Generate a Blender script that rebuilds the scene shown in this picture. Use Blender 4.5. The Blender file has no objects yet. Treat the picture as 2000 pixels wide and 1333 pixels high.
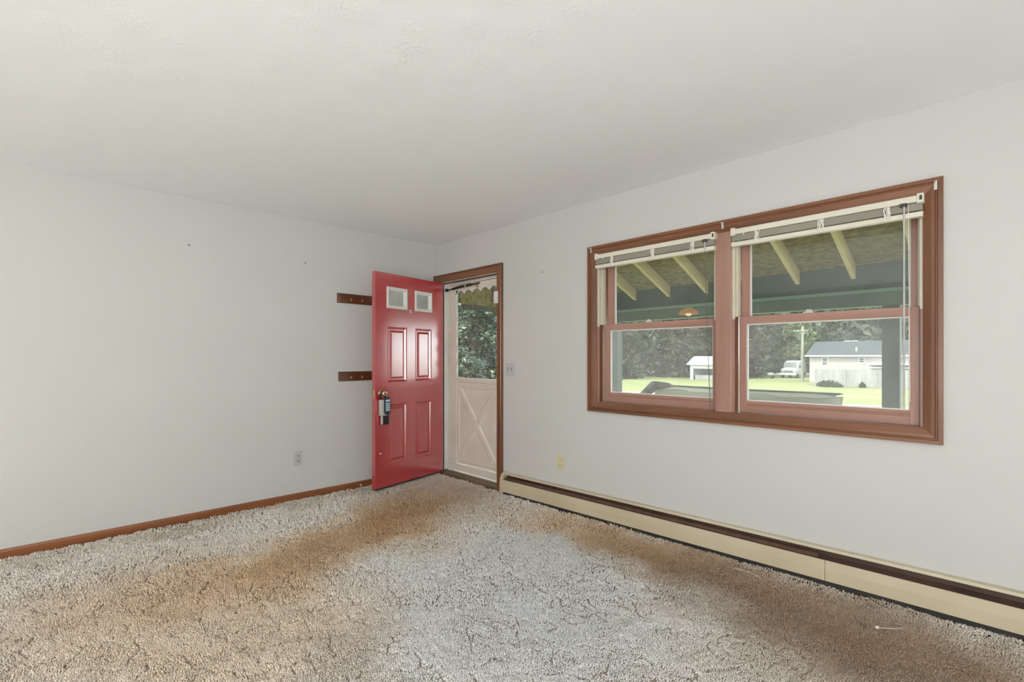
import bpy, bmesh, math, random
import numpy as np
from mathutils import Vector, Matrix

random.seed(7)
rng = np.random.default_rng(7)
SC = bpy.context.scene
COL = SC.collection

# ------------------------------------------------------------------ camera
CAM = (4.3045, -3.0346, 1.2336)
YAW = math.radians(45.692)
cd = bpy.data.cameras.new('camera')
cd.sensor_fit = 'HORIZONTAL'
cd.sensor_width = 36.0
cd.lens = 36.0 * 940.0 / 2000.0
cd.shift_y = (699.0 - 666.5) / 2000.0
cd.clip_start = 0.05
cd.clip_end = 600
cam = bpy.data.objects.new('camera', cd)
cam.location = CAM
cam.rotation_euler = (math.pi / 2, 0, YAW)
COL.objects.link(cam)
SC.camera = cam

# ------------------------------------------------------------------ sky, sun, added fill, exposure
SKY = 6.0
SUN = 4.5
world = bpy.data.worlds.new('sky')
SC.world = world
world.use_nodes = True
bg = world.node_tree.nodes['Background']
bg.inputs['Color'].default_value = (0.90, 0.95, 1.0, 1)
bg.inputs['Strength'].default_value = SKY

sd = bpy.data.lights.new('sun', 'SUN')
sd.energy = SUN
sd.angle = math.radians(1.5)
sd.color = (1.0, 0.95, 0.86)
sun = bpy.data.objects.new('sun', sd)
sun.rotation_euler = Vector((0.12, 0.62, -0.78)).to_track_quat('-Z', 'Y').to_euler()
sun.location = (-10, -10, 20)
COL.objects.link(sun)


def area_light(name, loc, direction, sx, sy, watts, color):
    d = bpy.data.lights.new(name, 'AREA')
    d.shape = 'RECTANGLE'
    d.size = sx
    d.size_y = sy
    d.energy = watts
    d.color = color
    o = bpy.data.objects.new(name, d)
    o.location = loc
    o.rotation_euler = Vector(direction).to_track_quat('-Z', 'Y').to_euler()
    COL.objects.link(o)
    return o


# unseen fill lamps added inside the room, in front of the closed curtains
area_light('added_fill_up', (5.1, -6.34, 1.10), (0, 1, 2.0), 2.6, 1.9, 132, (0.985, 0.995, 1.0))
area_light('added_fill_down', (5.1, -6.34, 1.10), (0, 1, -2.0), 2.6, 1.9, 80, (0.985, 0.995, 1.0))
area_light('added_fill_side', (6.88, -5.3, 1.45), (-1, 0, 0.15), 1.9, 1.2, 110, (0.99, 0.995, 0.99))

SC.view_settings.view_transform = 'Standard'
SC.view_settings.look = 'None'
SC.view_settings.gamma = 1.0
SC.view_settings.use_curve_mapping = False
SC.view_settings.exposure = 0.0
try:
    SC.cycles.max_bounces = 10
    SC.cycles.diffuse_bounces = 6
    SC.cycles.transparent_max_bounces = 16
    SC.cycles.sample_clamp_indirect = 6.0
    SC.cycles.use_denoising = True
except Exception:
    pass

# ------------------------------------------------------------------ materials


def srgb(r, g, b):
    f = lambda c: c / 12.92 if c <= 0.04045 else ((c + 0.055) / 1.055) ** 2.4
    return (f(r / 255), f(g / 255), f(b / 255), 1)


def new_mat(name):
    m = bpy.data.materials.new(name)
    m.use_nodes = True
    nt = m.node_tree
    return m, nt, nt.nodes['Principled BSDF']


def node(nt, typ, **kw):
    n = nt.nodes.new(typ)
    for k, v in kw.items():
        if k in n.inputs.keys():
            n.inputs[k].default_value = v
        else:
            setattr(n, k, v)
    return n


def mat(name, c1, c2=None, rough=0.5, scale=8.0, stretch=(1, 1, 1), metal=0.0, bump=0.0, bump_scale=None,
        coat=0.0, spec=0.5, ior=1.5, detail=4.0, lo=0.35, hi=0.65):
    """principled material with a two-tone noise in object space and an optional fine relief"""
    m, nt, p = new_mat(name)
    p.inputs['Roughness'].default_value = rough
    p.inputs['Metallic'].default_value = metal
    p.inputs['Coat Weight'].default_value = coat
    p.inputs['Coat Roughness'].default_value = 0.15
    p.inputs['Specular IOR Level'].default_value = spec
    p.inputs['IOR'].default_value = ior
    tc = node(nt, 'ShaderNodeTexCoord')
    mp = node(nt, 'ShaderNodeMapping')
    mp.inputs['Scale'].default_value = stretch
    nt.links.new(tc.outputs['Object'], mp.inputs['Vector'])
    nz = node(nt, 'ShaderNodeTexNoise', Scale=scale, Detail=detail)
    nt.links.new(mp.outputs['Vector'], nz.inputs['Vector'])
    cr = node(nt, 'ShaderNodeValToRGB')
    cr.color_ramp.elements[0].position = lo
    cr.color_ramp.elements[1].position = hi
    cr.color_ramp.elements[0].color = c1
    cr.color_ramp.elements[1].color = c2 or c1
    nt.links.new(nz.outputs['Fac'], cr.inputs['Fac'])
    nt.links.new(cr.outputs['Color'], p.inputs['Base Color'])
    if bump:
        n2 = node(nt, 'ShaderNodeTexNoise', Scale=bump_scale or scale * 4, Detail=5.0)
        nt.links.new(mp.outputs['Vector'], n2.inputs['Vector'])
        b = node(nt, 'ShaderNodeBump', Strength=bump, Distance=0.01)
        nt.links.new(n2.outputs['Fac'], b.inputs['Height'])
        nt.links.new(b.outputs['Normal'], p.inputs['Normal'])
    return m


def wood(name, c1, c2, axis, rough=0.35, coat=0.25, scale=9.0):
    st = {'x': (0.12, 1.6, 1.6), 'y': (1.6, 0.12, 1.6), 'z': (1.6, 1.6, 0.12)}[axis]
    return mat(name, c1, c2, rough=rough, scale=scale, stretch=st, coat=coat, bump=0.06, detail=6.0, lo=0.3, hi=0.7)


def glass(name, veil=0.02, tint=(1, 1, 1, 1)):  # milky film on the pane stands in for glare and haze
    m, nt, p = new_mat(name)
    nt.nodes.remove(p)
    out = nt.nodes['Material Output']
    tr = node(nt, 'ShaderNodeBsdfTransparent')
    tr.inputs['Color'].default_value = tint
    gl = node(nt, 'ShaderNodeBsdfGlossy', Roughness=0.0)
    df = node(nt, 'ShaderNodeBsdfDiffuse')
    df.inputs['Color'].default_value = (0.85, 0.87, 0.85, 1)
    tl = node(nt, 'ShaderNodeBsdfTranslucent')
    tl.inputs['Color'].default_value = (0.85, 0.87, 0.85, 1)
    film = node(nt, 'ShaderNodeMixShader')
    film.inputs['Fac'].default_value = 0.5
    nt.links.new(df.outputs[0], film.inputs[1])
    nt.links.new(tl.outputs[0], film.inputs[2])
    # Schlick reflectance from the facing angle, the same on both faces of the thin pane
    lw = node(nt, 'ShaderNodeLayerWeight', Blend=0.5)
    pw = node(nt, 'ShaderNodeMath', operation='POWER')
    pw.inputs[1].default_value = 5.0
    nt.links.new(lw.outputs['Facing'], pw.inputs[0])
    fr = node(nt, 'ShaderNodeMath', operation='MULTIPLY_ADD')
    fr.inputs[1].default_value = 0.96
    fr.inputs[2].default_value = 0.04
    nt.links.new(pw.outputs[0], fr.inputs[0])
    a = node(nt, 'ShaderNodeMixShader')
    nt.links.new(fr.outputs[0], a.inputs['Fac'])
    nt.links.new(tr.outputs[0], a.inputs[1])
    nt.links.new(gl.outputs[0], a.inputs[2])
    tc = node(nt, 'ShaderNodeTexCoord')
    nz = node(nt, 'ShaderNodeTexNoise', Scale=3.0, Detail=5.0)
    nt.links.new(tc.outputs['Object'], nz.inputs['Vector'])
    ml = node(nt, 'ShaderNodeMath', operation='MULTIPLY')
    ml.inputs[1].default_value = veil * 2
    nt.links.new(nz.outputs['Fac'], ml.inputs[0])
    b = node(nt, 'ShaderNodeMixShader')
    nt.links.new(ml.outputs[0], b.inputs['Fac'])
    nt.links.new(a.outputs[0], b.inputs[1])
    nt.links.new(film.outputs[0], b.inputs[2])
    nt.links.new(b.outputs[0], out.inputs['Surface'])
    return m


def emit(name, color, strength):
    m, nt, p = new_mat(name)
    p.inputs['Base Color'].default_value = color
    p.inputs['Emission Color'].default_value = color
    p.inputs['Emission Strength'].default_value = strength
    return m


def wall_paint(name, c, bump_scale, bump, marks=True):
    m, nt, p = new_mat(name)
    p.inputs['Roughness'].default_value = 0.55
    p.inputs['Specular IOR Level'].default_value = 0.35
    tc = node(nt, 'ShaderNodeTexCoord')
    n1 = node(nt, 'ShaderNodeTexNoise', Scale=0.9, Detail=5.0)
    nt.links.new(tc.outputs['Object'], n1.inputs['Vector'])
    cr = node(nt, 'ShaderNodeValToRGB')
    cr.color_ramp.elements[0].position = 0.3
    cr.color_ramp.elements[1].position = 0.7
    cr.color_ramp.elements[0].color = tuple(x * 0.97 for x in c[:3]) + (1,)
    cr.color_ramp.elements[1].color = c
    nt.links.new(n1.outputs['Fac'], cr.inputs['Fac'])
    last = cr.outputs['Color']
    if marks:
        n2 = node(nt, 'ShaderNodeTexNoise', Scale=5.5, Detail=2.0)
        nt.links.new(tc.outputs['Object'], n2.inputs['Vector'])
        c2 = node(nt, 'ShaderNodeValToRGB')
        c2.color_ramp.elements[0].position = 0.76
        c2.color_ramp.elements[1].position = 0.80
        nt.links.new(n2.outputs['Fac'], c2.inputs['Fac'])
        mx = node(nt, 'ShaderNodeMixRGB')
        mx.inputs['Color2'].default_value = tuple(x * 0.86 for x in c[:3]) + (1,)
        nt.links.new(c2.outputs['Color'], mx.inputs['Fac'])
        nt.links.new(last, mx.inputs['Color1'])
        last = mx.outputs['Color']
    nt.links.new(last, p.inputs['Base Color'])
    n3 = node(nt, 'ShaderNodeTexNoise', Scale=bump_scale, Detail=3.0)
    nt.links.new(tc.outputs['Object'], n3.inputs['Vector'])
    b = node(nt, 'ShaderNodeBump', Strength=bump, Distance=0.004)
    nt.links.new(n3.outputs['Fac'], b.inputs['Height'])
    nt.links.new(b.outputs['Normal'], p.inputs['Normal'])
    return m


def ceiling_paint():
    m, nt, p = new_mat('stippled_ceiling_paint')
    p.inputs['Base Color'].default_value = (0.875, 0.90, 0.92, 1)
    p.inputs['Roughness'].default_value = 0.8
    tc = node(nt, 'ShaderNodeTexCoord')
    v = node(nt, 'ShaderNodeTexVoronoi', Scale=5.5)
    nt.links.new(tc.outputs['Object'], v.inputs['Vector'])
    # crow's-foot strokes: radial streaks in every stomp cell, only in some cells
    n = node(nt, 'ShaderNodeTexNoise', Scale=38.0, Detail=3.0, Distortion=1.5)
    nt.links.new(tc.outputs['Object'], n.inputs['Vector'])
    big = node(nt, 'ShaderNodeTexNoise', Scale=1.1, Detail=2.0)
    nt.links.new(tc.outputs['Object'], big.inputs['Vector'])
    r = node(nt, 'ShaderNodeValToRGB')
    r.color_ramp.elements[0].position = 0.42
    r.color_ramp.elements[1].position = 0.62
    nt.links.new(big.outputs['Fac'], r.inputs['Fac'])
    mr = node(nt, 'ShaderNodeValToRGB')
    mr.color_ramp.elements[0].position = 0.25
    mr.color_ramp.elements[0].color = (1, 1, 1, 1)
    mr.color_ramp.elements[1].position = 0.6
    mr.color_ramp.elements[1].color = (0, 0, 0, 1)
    nt.links.new(v.outputs['Distance'], mr.inputs['Fac'])
    m1 = node(nt, 'ShaderNodeMath', operation='MULTIPLY')
    nt.links.new(r.outputs['Color'], m1.inputs[0])
    nt.links.new(mr.outputs['Color'], m1.inputs[1])
    m2 = node(nt, 'ShaderNodeMath', operation='MULTIPLY')
    nt.links.new(m1.outputs[0], m2.inputs[0])
    nt.links.new(n.outputs['Fac'], m2.inputs[1])
    b = node(nt, 'ShaderNodeBump', Strength=0.35, Distance=0.012)
    nt.links.new(m2.outputs[0], b.inputs['Height'])
    nt.links.new(b.outputs['Normal'], p.inputs['Normal'])
    return m


M = {}
M['wall'] = wall_paint('warm_white_wall_paint', (0.570, 0.572, 0.556, 1), 160, 0.12)
M['ceiling'] = ceiling_paint()
M['red'] = mat('red_door_paint', (0.46, 0.010, 0.024, 1), (0.40, 0.008, 0.019, 1), rough=0.35, scale=4, coat=1.0, spec=0.1, ior=1.5, bump=0.01, bump_scale=60)
M['red'].node_tree.nodes['Principled BSDF'].inputs['Coat IOR'].default_value = 2.65
M['red'].node_tree.nodes['Principled BSDF'].inputs['Coat Roughness'].default_value = 0.21
M['white'] = mat('white_trim_paint', (0.72, 0.71, 0.68, 1), (0.66, 0.65, 0.62, 1), rough=0.4, scale=5)
M['almond_metal'] = mat('painted_storm_door_metal', (0.74, 0.70, 0.63, 1), (0.66, 0.61, 0.53, 1), rough=0.35, scale=3)
M['cream'] = mat('cream_vinyl', (0.66, 0.62, 0.50, 1), (0.62, 0.57, 0.45, 1), rough=0.4, scale=6)
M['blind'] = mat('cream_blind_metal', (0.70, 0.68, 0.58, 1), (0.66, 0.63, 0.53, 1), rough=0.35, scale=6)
for ax in 'xyz':
    M['wood_' + ax] = wood('stained_casing_wood_' + ax, (0.12, 0.044, 0.018, 1), (0.235, 0.094, 0.042, 1), ax)
    M['sash_' + ax] = wood('stained_sash_wood_' + ax, (0.29, 0.15, 0.112, 1), (0.40, 0.225, 0.175, 1), ax, rough=0.3, coat=0.4)  # paler and pinker than the casing: sky glare put into the wood colour
M['dark_wood'] = wood('dark_stained_board', (0.055, 0.016, 0.006, 1), (0.15, 0.050, 0.018, 1), 'y', rough=0.3)
M['base_wood'] = wood('stained_baseboard_wood', (0.15, 0.050, 0.016, 1), (0.26, 0.090, 0.030, 1), 'y')
M['brass'] = mat('worn_brass', (0.75, 0.62, 0.38, 1), (0.62, 0.50, 0.28, 1), rough=0.25, metal=1.0)
M['chrome'] = mat('bright_nickel', (0.80, 0.78, 0.74, 1), (0.7, 0.68, 0.64, 1), rough=0.2, metal=1.0)
M['black'] = mat('black_plastic', (0.012, 0.012, 0.013, 1), (0.02, 0.02, 0.02, 1), rough=0.4)
M['navy'] = mat('dark_blue_plastic', (0.015, 0.030, 0.055, 1), (0.02, 0.04, 0.07, 1), rough=0.35)
M['grey_metal'] = mat('grey_painted_steel', (0.52, 0.50, 0.47, 1), (0.45, 0.43, 0.40, 1), rough=0.4)
M['button'] = mat('pale_blue_button', (0.55, 0.68, 0.80, 1), (0.6, 0.7, 0.8, 1), rough=0.4)
M['dark_bronze'] = mat('dark_bronze_metal', (0.03, 0.024, 0.018, 1), (0.05, 0.04, 0.03, 1), rough=0.4, metal=0.6)
M['heater'] = mat('almond_heater_enamel', (0.57, 0.50, 0.365, 1), (0.50, 0.43, 0.30, 1), rough=0.35, scale=2.5)
M['heater_in'] = mat('dark_brown_heater_inside', (0.050, 0.026, 0.018, 1), (0.075, 0.040, 0.028, 1), rough=0.5, scale=10)
M['heater_fin'] = mat('rusty_heater_damper', (0.09, 0.045, 0.030, 1), (0.13, 0.07, 0.05, 1), rough=0.4, scale=20)
M['dark_gap'] = mat('weatherstrip_and_gap_shade', (0.02, 0.018, 0.016, 1), (0.03, 0.026, 0.022, 1), rough=0.7)  # weatherstrip tone, also used as painted shade under the heater
M['ivory'] = mat('ivory_plastic', (0.62, 0.56, 0.36, 1), (0.58, 0.52, 0.33, 1), rough=0.4)
M['plate_white'] = mat('white_cover_plate', (0.48, 0.485, 0.485, 1), (0.46, 0.465, 0.465, 1), rough=0.4)
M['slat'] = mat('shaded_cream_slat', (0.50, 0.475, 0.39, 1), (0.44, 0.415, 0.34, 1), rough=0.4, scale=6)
M['slot'] = mat('dark_slot', (0.04, 0.035, 0.03, 1), (0.05, 0.045, 0.04, 1), rough=0.6)
M['thresh'] = mat('worn_oak_threshold', (0.10, 0.068, 0.038, 1), (0.20, 0.145, 0.085, 1), rough=0.5, stretch=(0.2, 2, 2), scale=9, bump=0.1)
M['glass'] = glass('window_pane_glass', 0.045, (0.97, 1.0, 0.98, 1))
M['glass_low'] = glass('hazy_lower_pane_glass', 0.13, (0.98, 1.0, 0.98, 1))  # stronger film: glare haze of the lower panes put into the glass
M['glass_door'] = glass('storm_door_glass', 0.03, (0.96, 1.0, 0.98, 1))
M['glass_lite'] = glass('milky_door_lite_glass', 0.45, (0.96, 1.0, 0.98, 1))  # strong milky film added to make the small panes look bright
M['frosted'] = mat('door_lite_glass', (0.50, 0.53, 0.49, 1), (0.60, 0.63, 0.59, 1), rough=0.12, scale=5, coat=0.6)
M['clear_plastic'] = mat('clear_acrylic_wand', (0.42, 0.43, 0.41, 1), (0.5, 0.5, 0.48, 1), rough=0.15)
M['cord_dark'] = mat('greenish_grey_cord', (0.10, 0.10, 0.075, 1), (0.14, 0.14, 0.1, 1), rough=0.7)
M['old_cord'] = mat('yellowed_cord', (0.50, 0.45, 0.36, 1), (0.56, 0.51, 0.42, 1), rough=0.8)
M['thread'] = mat('white_thread', (0.75, 0.74, 0.70, 1), (0.7, 0.69, 0.64, 1), rough=0.8)
# outdoors
M['osb'] = mat('osb_sheathing', (0.10, 0.08, 0.022, 1), (0.36, 0.29, 0.095, 1), rough=0.75, scale=16, stretch=(1.0, 1.8, 1.0), detail=10.0, bump=0.1, lo=0.3, hi=0.75)
M['lumber'] = mat('framing_lumber', (0.64, 0.53, 0.25, 1), (0.74, 0.63, 0.33, 1), rough=0.7, stretch=(2, 0.2, 2), scale=6)
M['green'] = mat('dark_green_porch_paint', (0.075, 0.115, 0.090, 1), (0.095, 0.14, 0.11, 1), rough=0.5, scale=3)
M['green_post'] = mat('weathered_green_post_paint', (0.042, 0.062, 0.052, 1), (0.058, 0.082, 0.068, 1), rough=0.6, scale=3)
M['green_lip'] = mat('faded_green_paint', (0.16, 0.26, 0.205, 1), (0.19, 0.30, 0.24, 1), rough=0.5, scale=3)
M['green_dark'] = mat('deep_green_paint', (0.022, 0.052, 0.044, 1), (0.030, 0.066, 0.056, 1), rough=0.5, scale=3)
M['concrete'] = mat('pale_concrete', (0.27, 0.265, 0.25, 1), (0.33, 0.32, 0.30, 1), rough=0.8, scale=2, bump=0.1)
M['apron'] = mat('reflector_concrete', (0.46, 0.45, 0.43, 1), (0.54, 0.53, 0.50, 1), rough=0.85, scale=2)  # bright ground added out of view to whiten the red door's reflection
M['grass'] = mat('mown_grass', (0.125, 0.150, 0.058, 1), (0.175, 0.180, 0.088, 1), rough=0.9, scale=0.35, detail=9.0, bump=0.5, bump_scale=30, spec=0.1)
M['spruce'] = mat('spruce_needles', (0.030, 0.034, 0.022, 1), (0.20, 0.20, 0.14, 1), rough=0.6, scale=1.3, lo=0.50, hi=0.74, spec=0.2)  # pale flecks put sun glints into the needle colour
M['spruce_near'] = mat('blue_green_spruce_needles', (0.018, 0.042, 0.030, 1), (0.30, 0.31, 0.22, 1), rough=0.6, scale=3.2, lo=0.50, hi=0.70, spec=0.2)  # steeper pale flecks: sunlit tips painted into the colour
M['leaf_mid'] = mat('mid_green_leaves', (0.055, 0.085, 0.040, 1), (0.14, 0.18, 0.09, 1), rough=0.6, scale=0.5, spec=0.15)
M['leaf_dark'] = mat('dark_green_leaves', (0.012, 0.020, 0.010, 1), (0.042, 0.052, 0.030, 1), rough=0.6, scale=0.25, spec=0.15)
M['leaf_grey'] = mat('grey_green_leaves', (0.035, 0.050, 0.040, 1), (0.075, 0.095, 0.075, 1), rough=0.6, scale=0.5, spec=0.15)
M['leaf_far'] = mat('hazy_far_leaves', (0.038, 0.046, 0.036, 1), (0.095, 0.11, 0.085, 1), rough=0.7, scale=0.22, spec=0.1)
M['bark'] = mat('tree_bark', (0.06, 0.045, 0.03, 1), (0.12, 0.09, 0.065, 1), rough=0.9, bump=0.3)
M['siding'] = mat('pale_house_siding', (0.31, 0.285, 0.27, 1), (0.34, 0.315, 0.30, 1), rough=0.6, scale=1)
M['shingle'] = mat('grey_roof_shingles', (0.038, 0.046, 0.050, 1), (0.055, 0.063, 0.068, 1), rough=0.9, scale=3, spec=0.1)
M['fascia'] = mat('white_fascia_paint', (0.55, 0.55, 0.54, 1), (0.5, 0.5, 0.49, 1), rough=0.5)
M['fence'] = mat('weathered_fence_wood', (0.19, 0.185, 0.175, 1), (0.29, 0.285, 0.27, 1), rough=0.85, stretch=(1.2, 1.2, 0.15), scale=2)
M['pole_wood'] = mat('pale_weathered_pole', (0.20, 0.19, 0.155, 1), (0.24, 0.23, 0.19, 1), rough=0.8)
M['white_car'] = mat('white_car_paint', (0.36, 0.365, 0.365, 1), (0.33, 0.33, 0.33, 1), rough=0.4)
M['tinted'] = mat('tinted_windshield', (0.10, 0.11, 0.11, 1), (0.14, 0.15, 0.15, 1), rough=0.15)
M['rubber'] = mat('black_rubber', (0.02, 0.02, 0.02, 1), (0.03, 0.03, 0.03, 1), rough=0.8)
M['tarp'] = mat('grey_green_tarp', (0.70, 0.71, 0.58, 1), (0.80, 0.81, 0.70, 1), rough=0.6, scale=3, bump=0.15)
M['tarp_dark'] = mat('dark_weathered_frame', (0.045, 0.045, 0.035, 1), (0.08, 0.08, 0.06, 1), rough=0.7, scale=4)

# ------------------------------------------------------------------ mesh helpers


def bm_obj(name, bm, material, parent=None, smooth=False, off=None, kind=None):
    """link a bmesh as ONE object; coordinates are world unless the parent carries them"""
    me = bpy.data.meshes.new(name)
    bmesh.ops.recalc_face_normals(bm, faces=bm.faces)
    if parent is not None and off is None:
        off = world_loc(parent)
    if off is not None:
        bmesh.ops.translate(bm, verts=bm.verts, vec=-Vector(off))
    bm.to_mesh(me)
    bm.free()
    if smooth:
        for f in me.polygons:
            f.use_smooth = True
    if isinstance(material, (list, tuple)):
        for k in material:
            me.materials.append(k)
    else:
        me.materials.append(material)
    o = bpy.data.objects.new(name, me)
    COL.objects.link(o)
    if parent is not None:
        o.parent = parent
    if kind:
        o['kind'] = kind
    return o


def world_loc(o):
    v = Vector((0, 0, 0))
    while o is not None:
        v += o.location
        o = o.parent
    return v


def tag(o, label=None, cat=None, group=None, kind=None):
    if label:
        o['label'] = label
    if cat:
        o['category'] = cat
    if group:
        o['group'] = group
    if kind:
        o['kind'] = kind
    return o


def thing(name, label, cat, loc=(0, 0, 0), rz=0.0, group=None, kind=None):
    o = bpy.data.objects.new(name, None)
    o.empty_display_size = 0.1
    o.location = loc
    o.rotation_euler = (0, 0, rz)
    COL.objects.link(o)
    return tag(o, label, cat, group, kind)


def box(bm, x0, x1, y0, y1, z0, z1, bevel=0.0):
    v = [bm.verts.new((x, y, z)) for x in (x0, x1) for y in (y0, y1) for z in (z0, z1)]
    fs = [(0, 1, 3, 2), (4, 6, 7, 5), (0, 4, 5, 1), (2, 3, 7, 6), (0, 2, 6, 4), (1, 5, 7, 3)]
    faces = [bm.faces.new([v[i] for i in f]) for f in fs]
    if bevel:
        es = list({e for f in faces for e in f.edges})
        bmesh.ops.bevel(bm, geom=es, offset=bevel, segments=2, affect='EDGES', profile=0.5)
    return v


def boxbm(*a, **k):
    bm = bmesh.new()
    box(bm, *a, **k)
    return bm


def prism(bm, pts, axis, a, b):
    """closed 2-D outline extruded along an axis ('x': pts are (y,z), 'y': (x,z), 'z': (x,y))"""
    def P(p, t):
        return {'x': (t, p[0], p[1]), 'y': (p[0], t, p[1]), 'z': (p[0], p[1], t)}[axis]
    A = [bm.verts.new(P(p, a)) for p in pts]
    B = [bm.verts.new(P(p, b)) for p in pts]
    n = len(pts)
    for i in range(n):
        bm.faces.new((A[i], A[(i + 1) % n], B[(i + 1) % n], B[i]))
    bm.faces.new(A[::-1])
    bm.faces.new(B)


def prismbm(pts, axis, a, b):
    bm = bmesh.new()
    prism(bm, pts, axis, a, b)
    return bm


def tube(bm, pts, rads, n=8, caps=True):
    pts = [Vector(p) for p in pts]
    if not hasattr(rads, '__len__'):
        rads = [rads] * len(pts)
    rings = []
    prev = None
    for i, p in enumerate(pts):
        t = (pts[min(i + 1, len(pts) - 1)] - pts[max(i - 1, 0)]).normalized()
        u = prev if prev is not None else (Vector((0, 0, 1)) if abs(t.z) < 0.9 else Vector((1, 0, 0)))
        u = (u - t * u.dot(t)).normalized()
        prev = u
        w = t.cross(u)
        rings.append([bm.verts.new(p + (u * math.cos(k * 2 * math.pi / n) + w * math.sin(k * 2 * math.pi / n)) * rads[i]) for k in range(n)])
    for a, b in zip(rings, rings[1:]):
        for k in range(n):
            bm.faces.new((a[k], a[(k + 1) % n], b[(k + 1) % n], b[k]))
    if caps:
        bm.faces.new(rings[0][::-1])
        bm.faces.new(rings[-1])


def tubebm(pts, rads, n=8):
    bm = bmesh.new()
    tube(bm, pts, rads, n)
    return bm


def frame_board(profile, side, x0, x1, z0, z1):
    """one mitred board of a picture-frame casing round the opening x0..x1, z0..z1 (wall plane y=0).
    profile: list of (w outward, y)"""
    bm = bmesh.new()
    A, B = [], []
    for w, y in profile:
        if side == 'top':
            a, b = (x0 - w, y, z1 + w), (x1 + w, y, z1 + w)
        elif side == 'bottom':
            a, b = (x0 - w, y, z0 - w), (x1 + w, y, z0 - w)
        elif side == 'left':
            a, b = (x0 - w, y, z0 - w), (x0 - w, y, z1 + w)
        else:
            a, b = (x1 + w, y, z0 - w), (x1 + w, y, z1 + w)
        A.append(bm.verts.new(a))
        B.append(bm.verts.new(b))
    n = len(profile)
    for i in range(n):
        bm.faces.new((A[i], A[(i + 1) % n], B[(i + 1) % n], B[i]))
    bm.faces.new(A[::-1])
    bm.faces.new(B)
    return bm


def wall_mesh(bm, us, zs, holes, t0, t1, axis):
    """one connected wall slab with rectangular holes. axis 'y': wall in the XZ plane, thickness t0..t1 along y"""
    vc = {}

    def V(i, j, t):
        k = (i, j, t)
        if k not in vc:
            vc[k] = bm.verts.new((us[i], t, zs[j]) if axis == 'y' else (t, us[i], zs[j]))
        return vc[k]

    def solid(i, j):
        if i < 0 or j < 0 or i >= len(us) - 1 or j >= len(zs) - 1:
            return False
        cu, cz = (us[i] + us[i + 1]) / 2, (zs[j] + zs[j + 1]) / 2
        return not any(h[0] < cu < h[1] and h[2] < cz < h[3] for h in holes)
    for i in range(len(us) - 1):
        for j in range(len(zs) - 1):
            if not solid(i, j):
                continue
            bm.faces.new((V(i, j, t0), V(i + 1, j, t0), V(i + 1, j + 1, t0), V(i, j + 1, t0)))
            bm.faces.new((V(i, j, t1), V(i, j + 1, t1), V(i + 1, j + 1, t1), V(i + 1, j, t1)))
            for (di, dj, a, b) in ((-1, 0, (i, j), (i, j + 1)), (1, 0, (i + 1, j), (i + 1, j + 1)), (0, -1, (i, j), (i + 1, j)), (0, 1, (i, j + 1), (i + 1, j + 1))):
                if not solid(i + di, j + dj):
                    bm.faces.new((V(*a, t0), V(*b, t0), V(*b, t1), V(*a, t1)))


def np_obj(name, co, faces, material, parent=None, smooth=True, kind=None):
    """big mesh from numpy: co (n,3), faces (m,k)"""
    me = bpy.data.meshes.new(name)
    co = np.asarray(co, dtype=np.float32)
    faces = np.asarray(faces, dtype=np.int32)
    m, k = faces.shape
    me.vertices.add(len(co))
    me.vertices.foreach_set('co', co.ravel())
    me.loops.add(m * k)
    me.loops.foreach_set('vertex_index', faces.ravel())
    me.polygons.add(m)
    me.polygons.foreach_set('loop_start', np.arange(0, m * k, k, dtype=np.int32))
    me.polygons.foreach_set('loop_total', np.full(m, k, dtype=np.int32))
    me.polygons.foreach_set('use_smooth', np.full(m, smooth, dtype=bool))
    me.update()
    me.validate()
    me.materials.append(material)
    o = bpy.data.objects.new(name, me)
    COL.objects.link(o)
    if parent is not None:
        o.parent = parent
    if kind:
        o['kind'] = kind
    return o


# ------------------------------------------------------------------ room shell
H = 2.44
XR, YB = 7.0, -6.5          # far right wall and back wall, behind the camera
EXT = 0.16                  # outer-wall thickness

bm = bmesh.new()
wall_mesh(bm, [-0.16, 0.075, 1.006, 2.118, 4.037, XR + EXT], [-0.25, 0.0, 0.889, 2.018, 2.045, 3.2], [(0.075, 1.006, 0.0, 2.045), (2.118, 4.037, 0.889, 2.018)], 0.0, EXT, 'y')
tag(bm_obj('wall_front', bm, M['wall']), 'white painted wall holding the storm door and the wide wooden window', 'wall', kind='structure')
bm = bmesh.new()
box(bm, -0.16, 0.0, YB - EXT, 0.0, -0.25, 3.2)
tag(bm_obj('wall_left', bm, M['wall']), 'plain white painted wall behind the open red door', 'wall', kind='structure')
bm = bmesh.new()
wall_mesh(bm, [0.0, 3.8, 6.4, XR + EXT], [-0.25, 0.06, 2.12, 3.2], [(3.8, 6.4, 0.06, 2.12)], YB - EXT, YB, 'y')
tag(bm_obj('wall_back', bm, M['wall']), 'white wall behind the camera with an added patio opening', 'wall', kind='structure')
bm = bmesh.new()
wall_mesh(bm, [YB, -6.3, -4.3, 0.0], [-0.25, 0.8, 2.1, 3.2], [(-6.3, -4.3, 0.8, 2.1)], XR, XR + EXT, 'x')
tag(bm_obj('wall_right', bm, M['wall']), 'white wall to the right of the camera with an added side opening', 'wall', kind='structure')
tag(bm_obj('ceiling', boxbm(0, XR, YB, 0, H, H + 0.12), M['ceiling']), 'white stipple textured ceiling', 'ceiling', kind='structure')
tag(bm_obj('floor', boxbm(0, XR, YB, 0, -0.25, -0.06), M['thresh']), 'wooden subfloor under the shag carpet', 'floor', kind='structure')
# house roof over the room, back eave deepened to block the sun
tag(bm_obj('roof', boxbm(-0.5, XR + 1.0, YB - 1.9, EXT, 3.2, 3.34), M['shingle']), 'roof over the room', 'roof', kind='structure')

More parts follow.
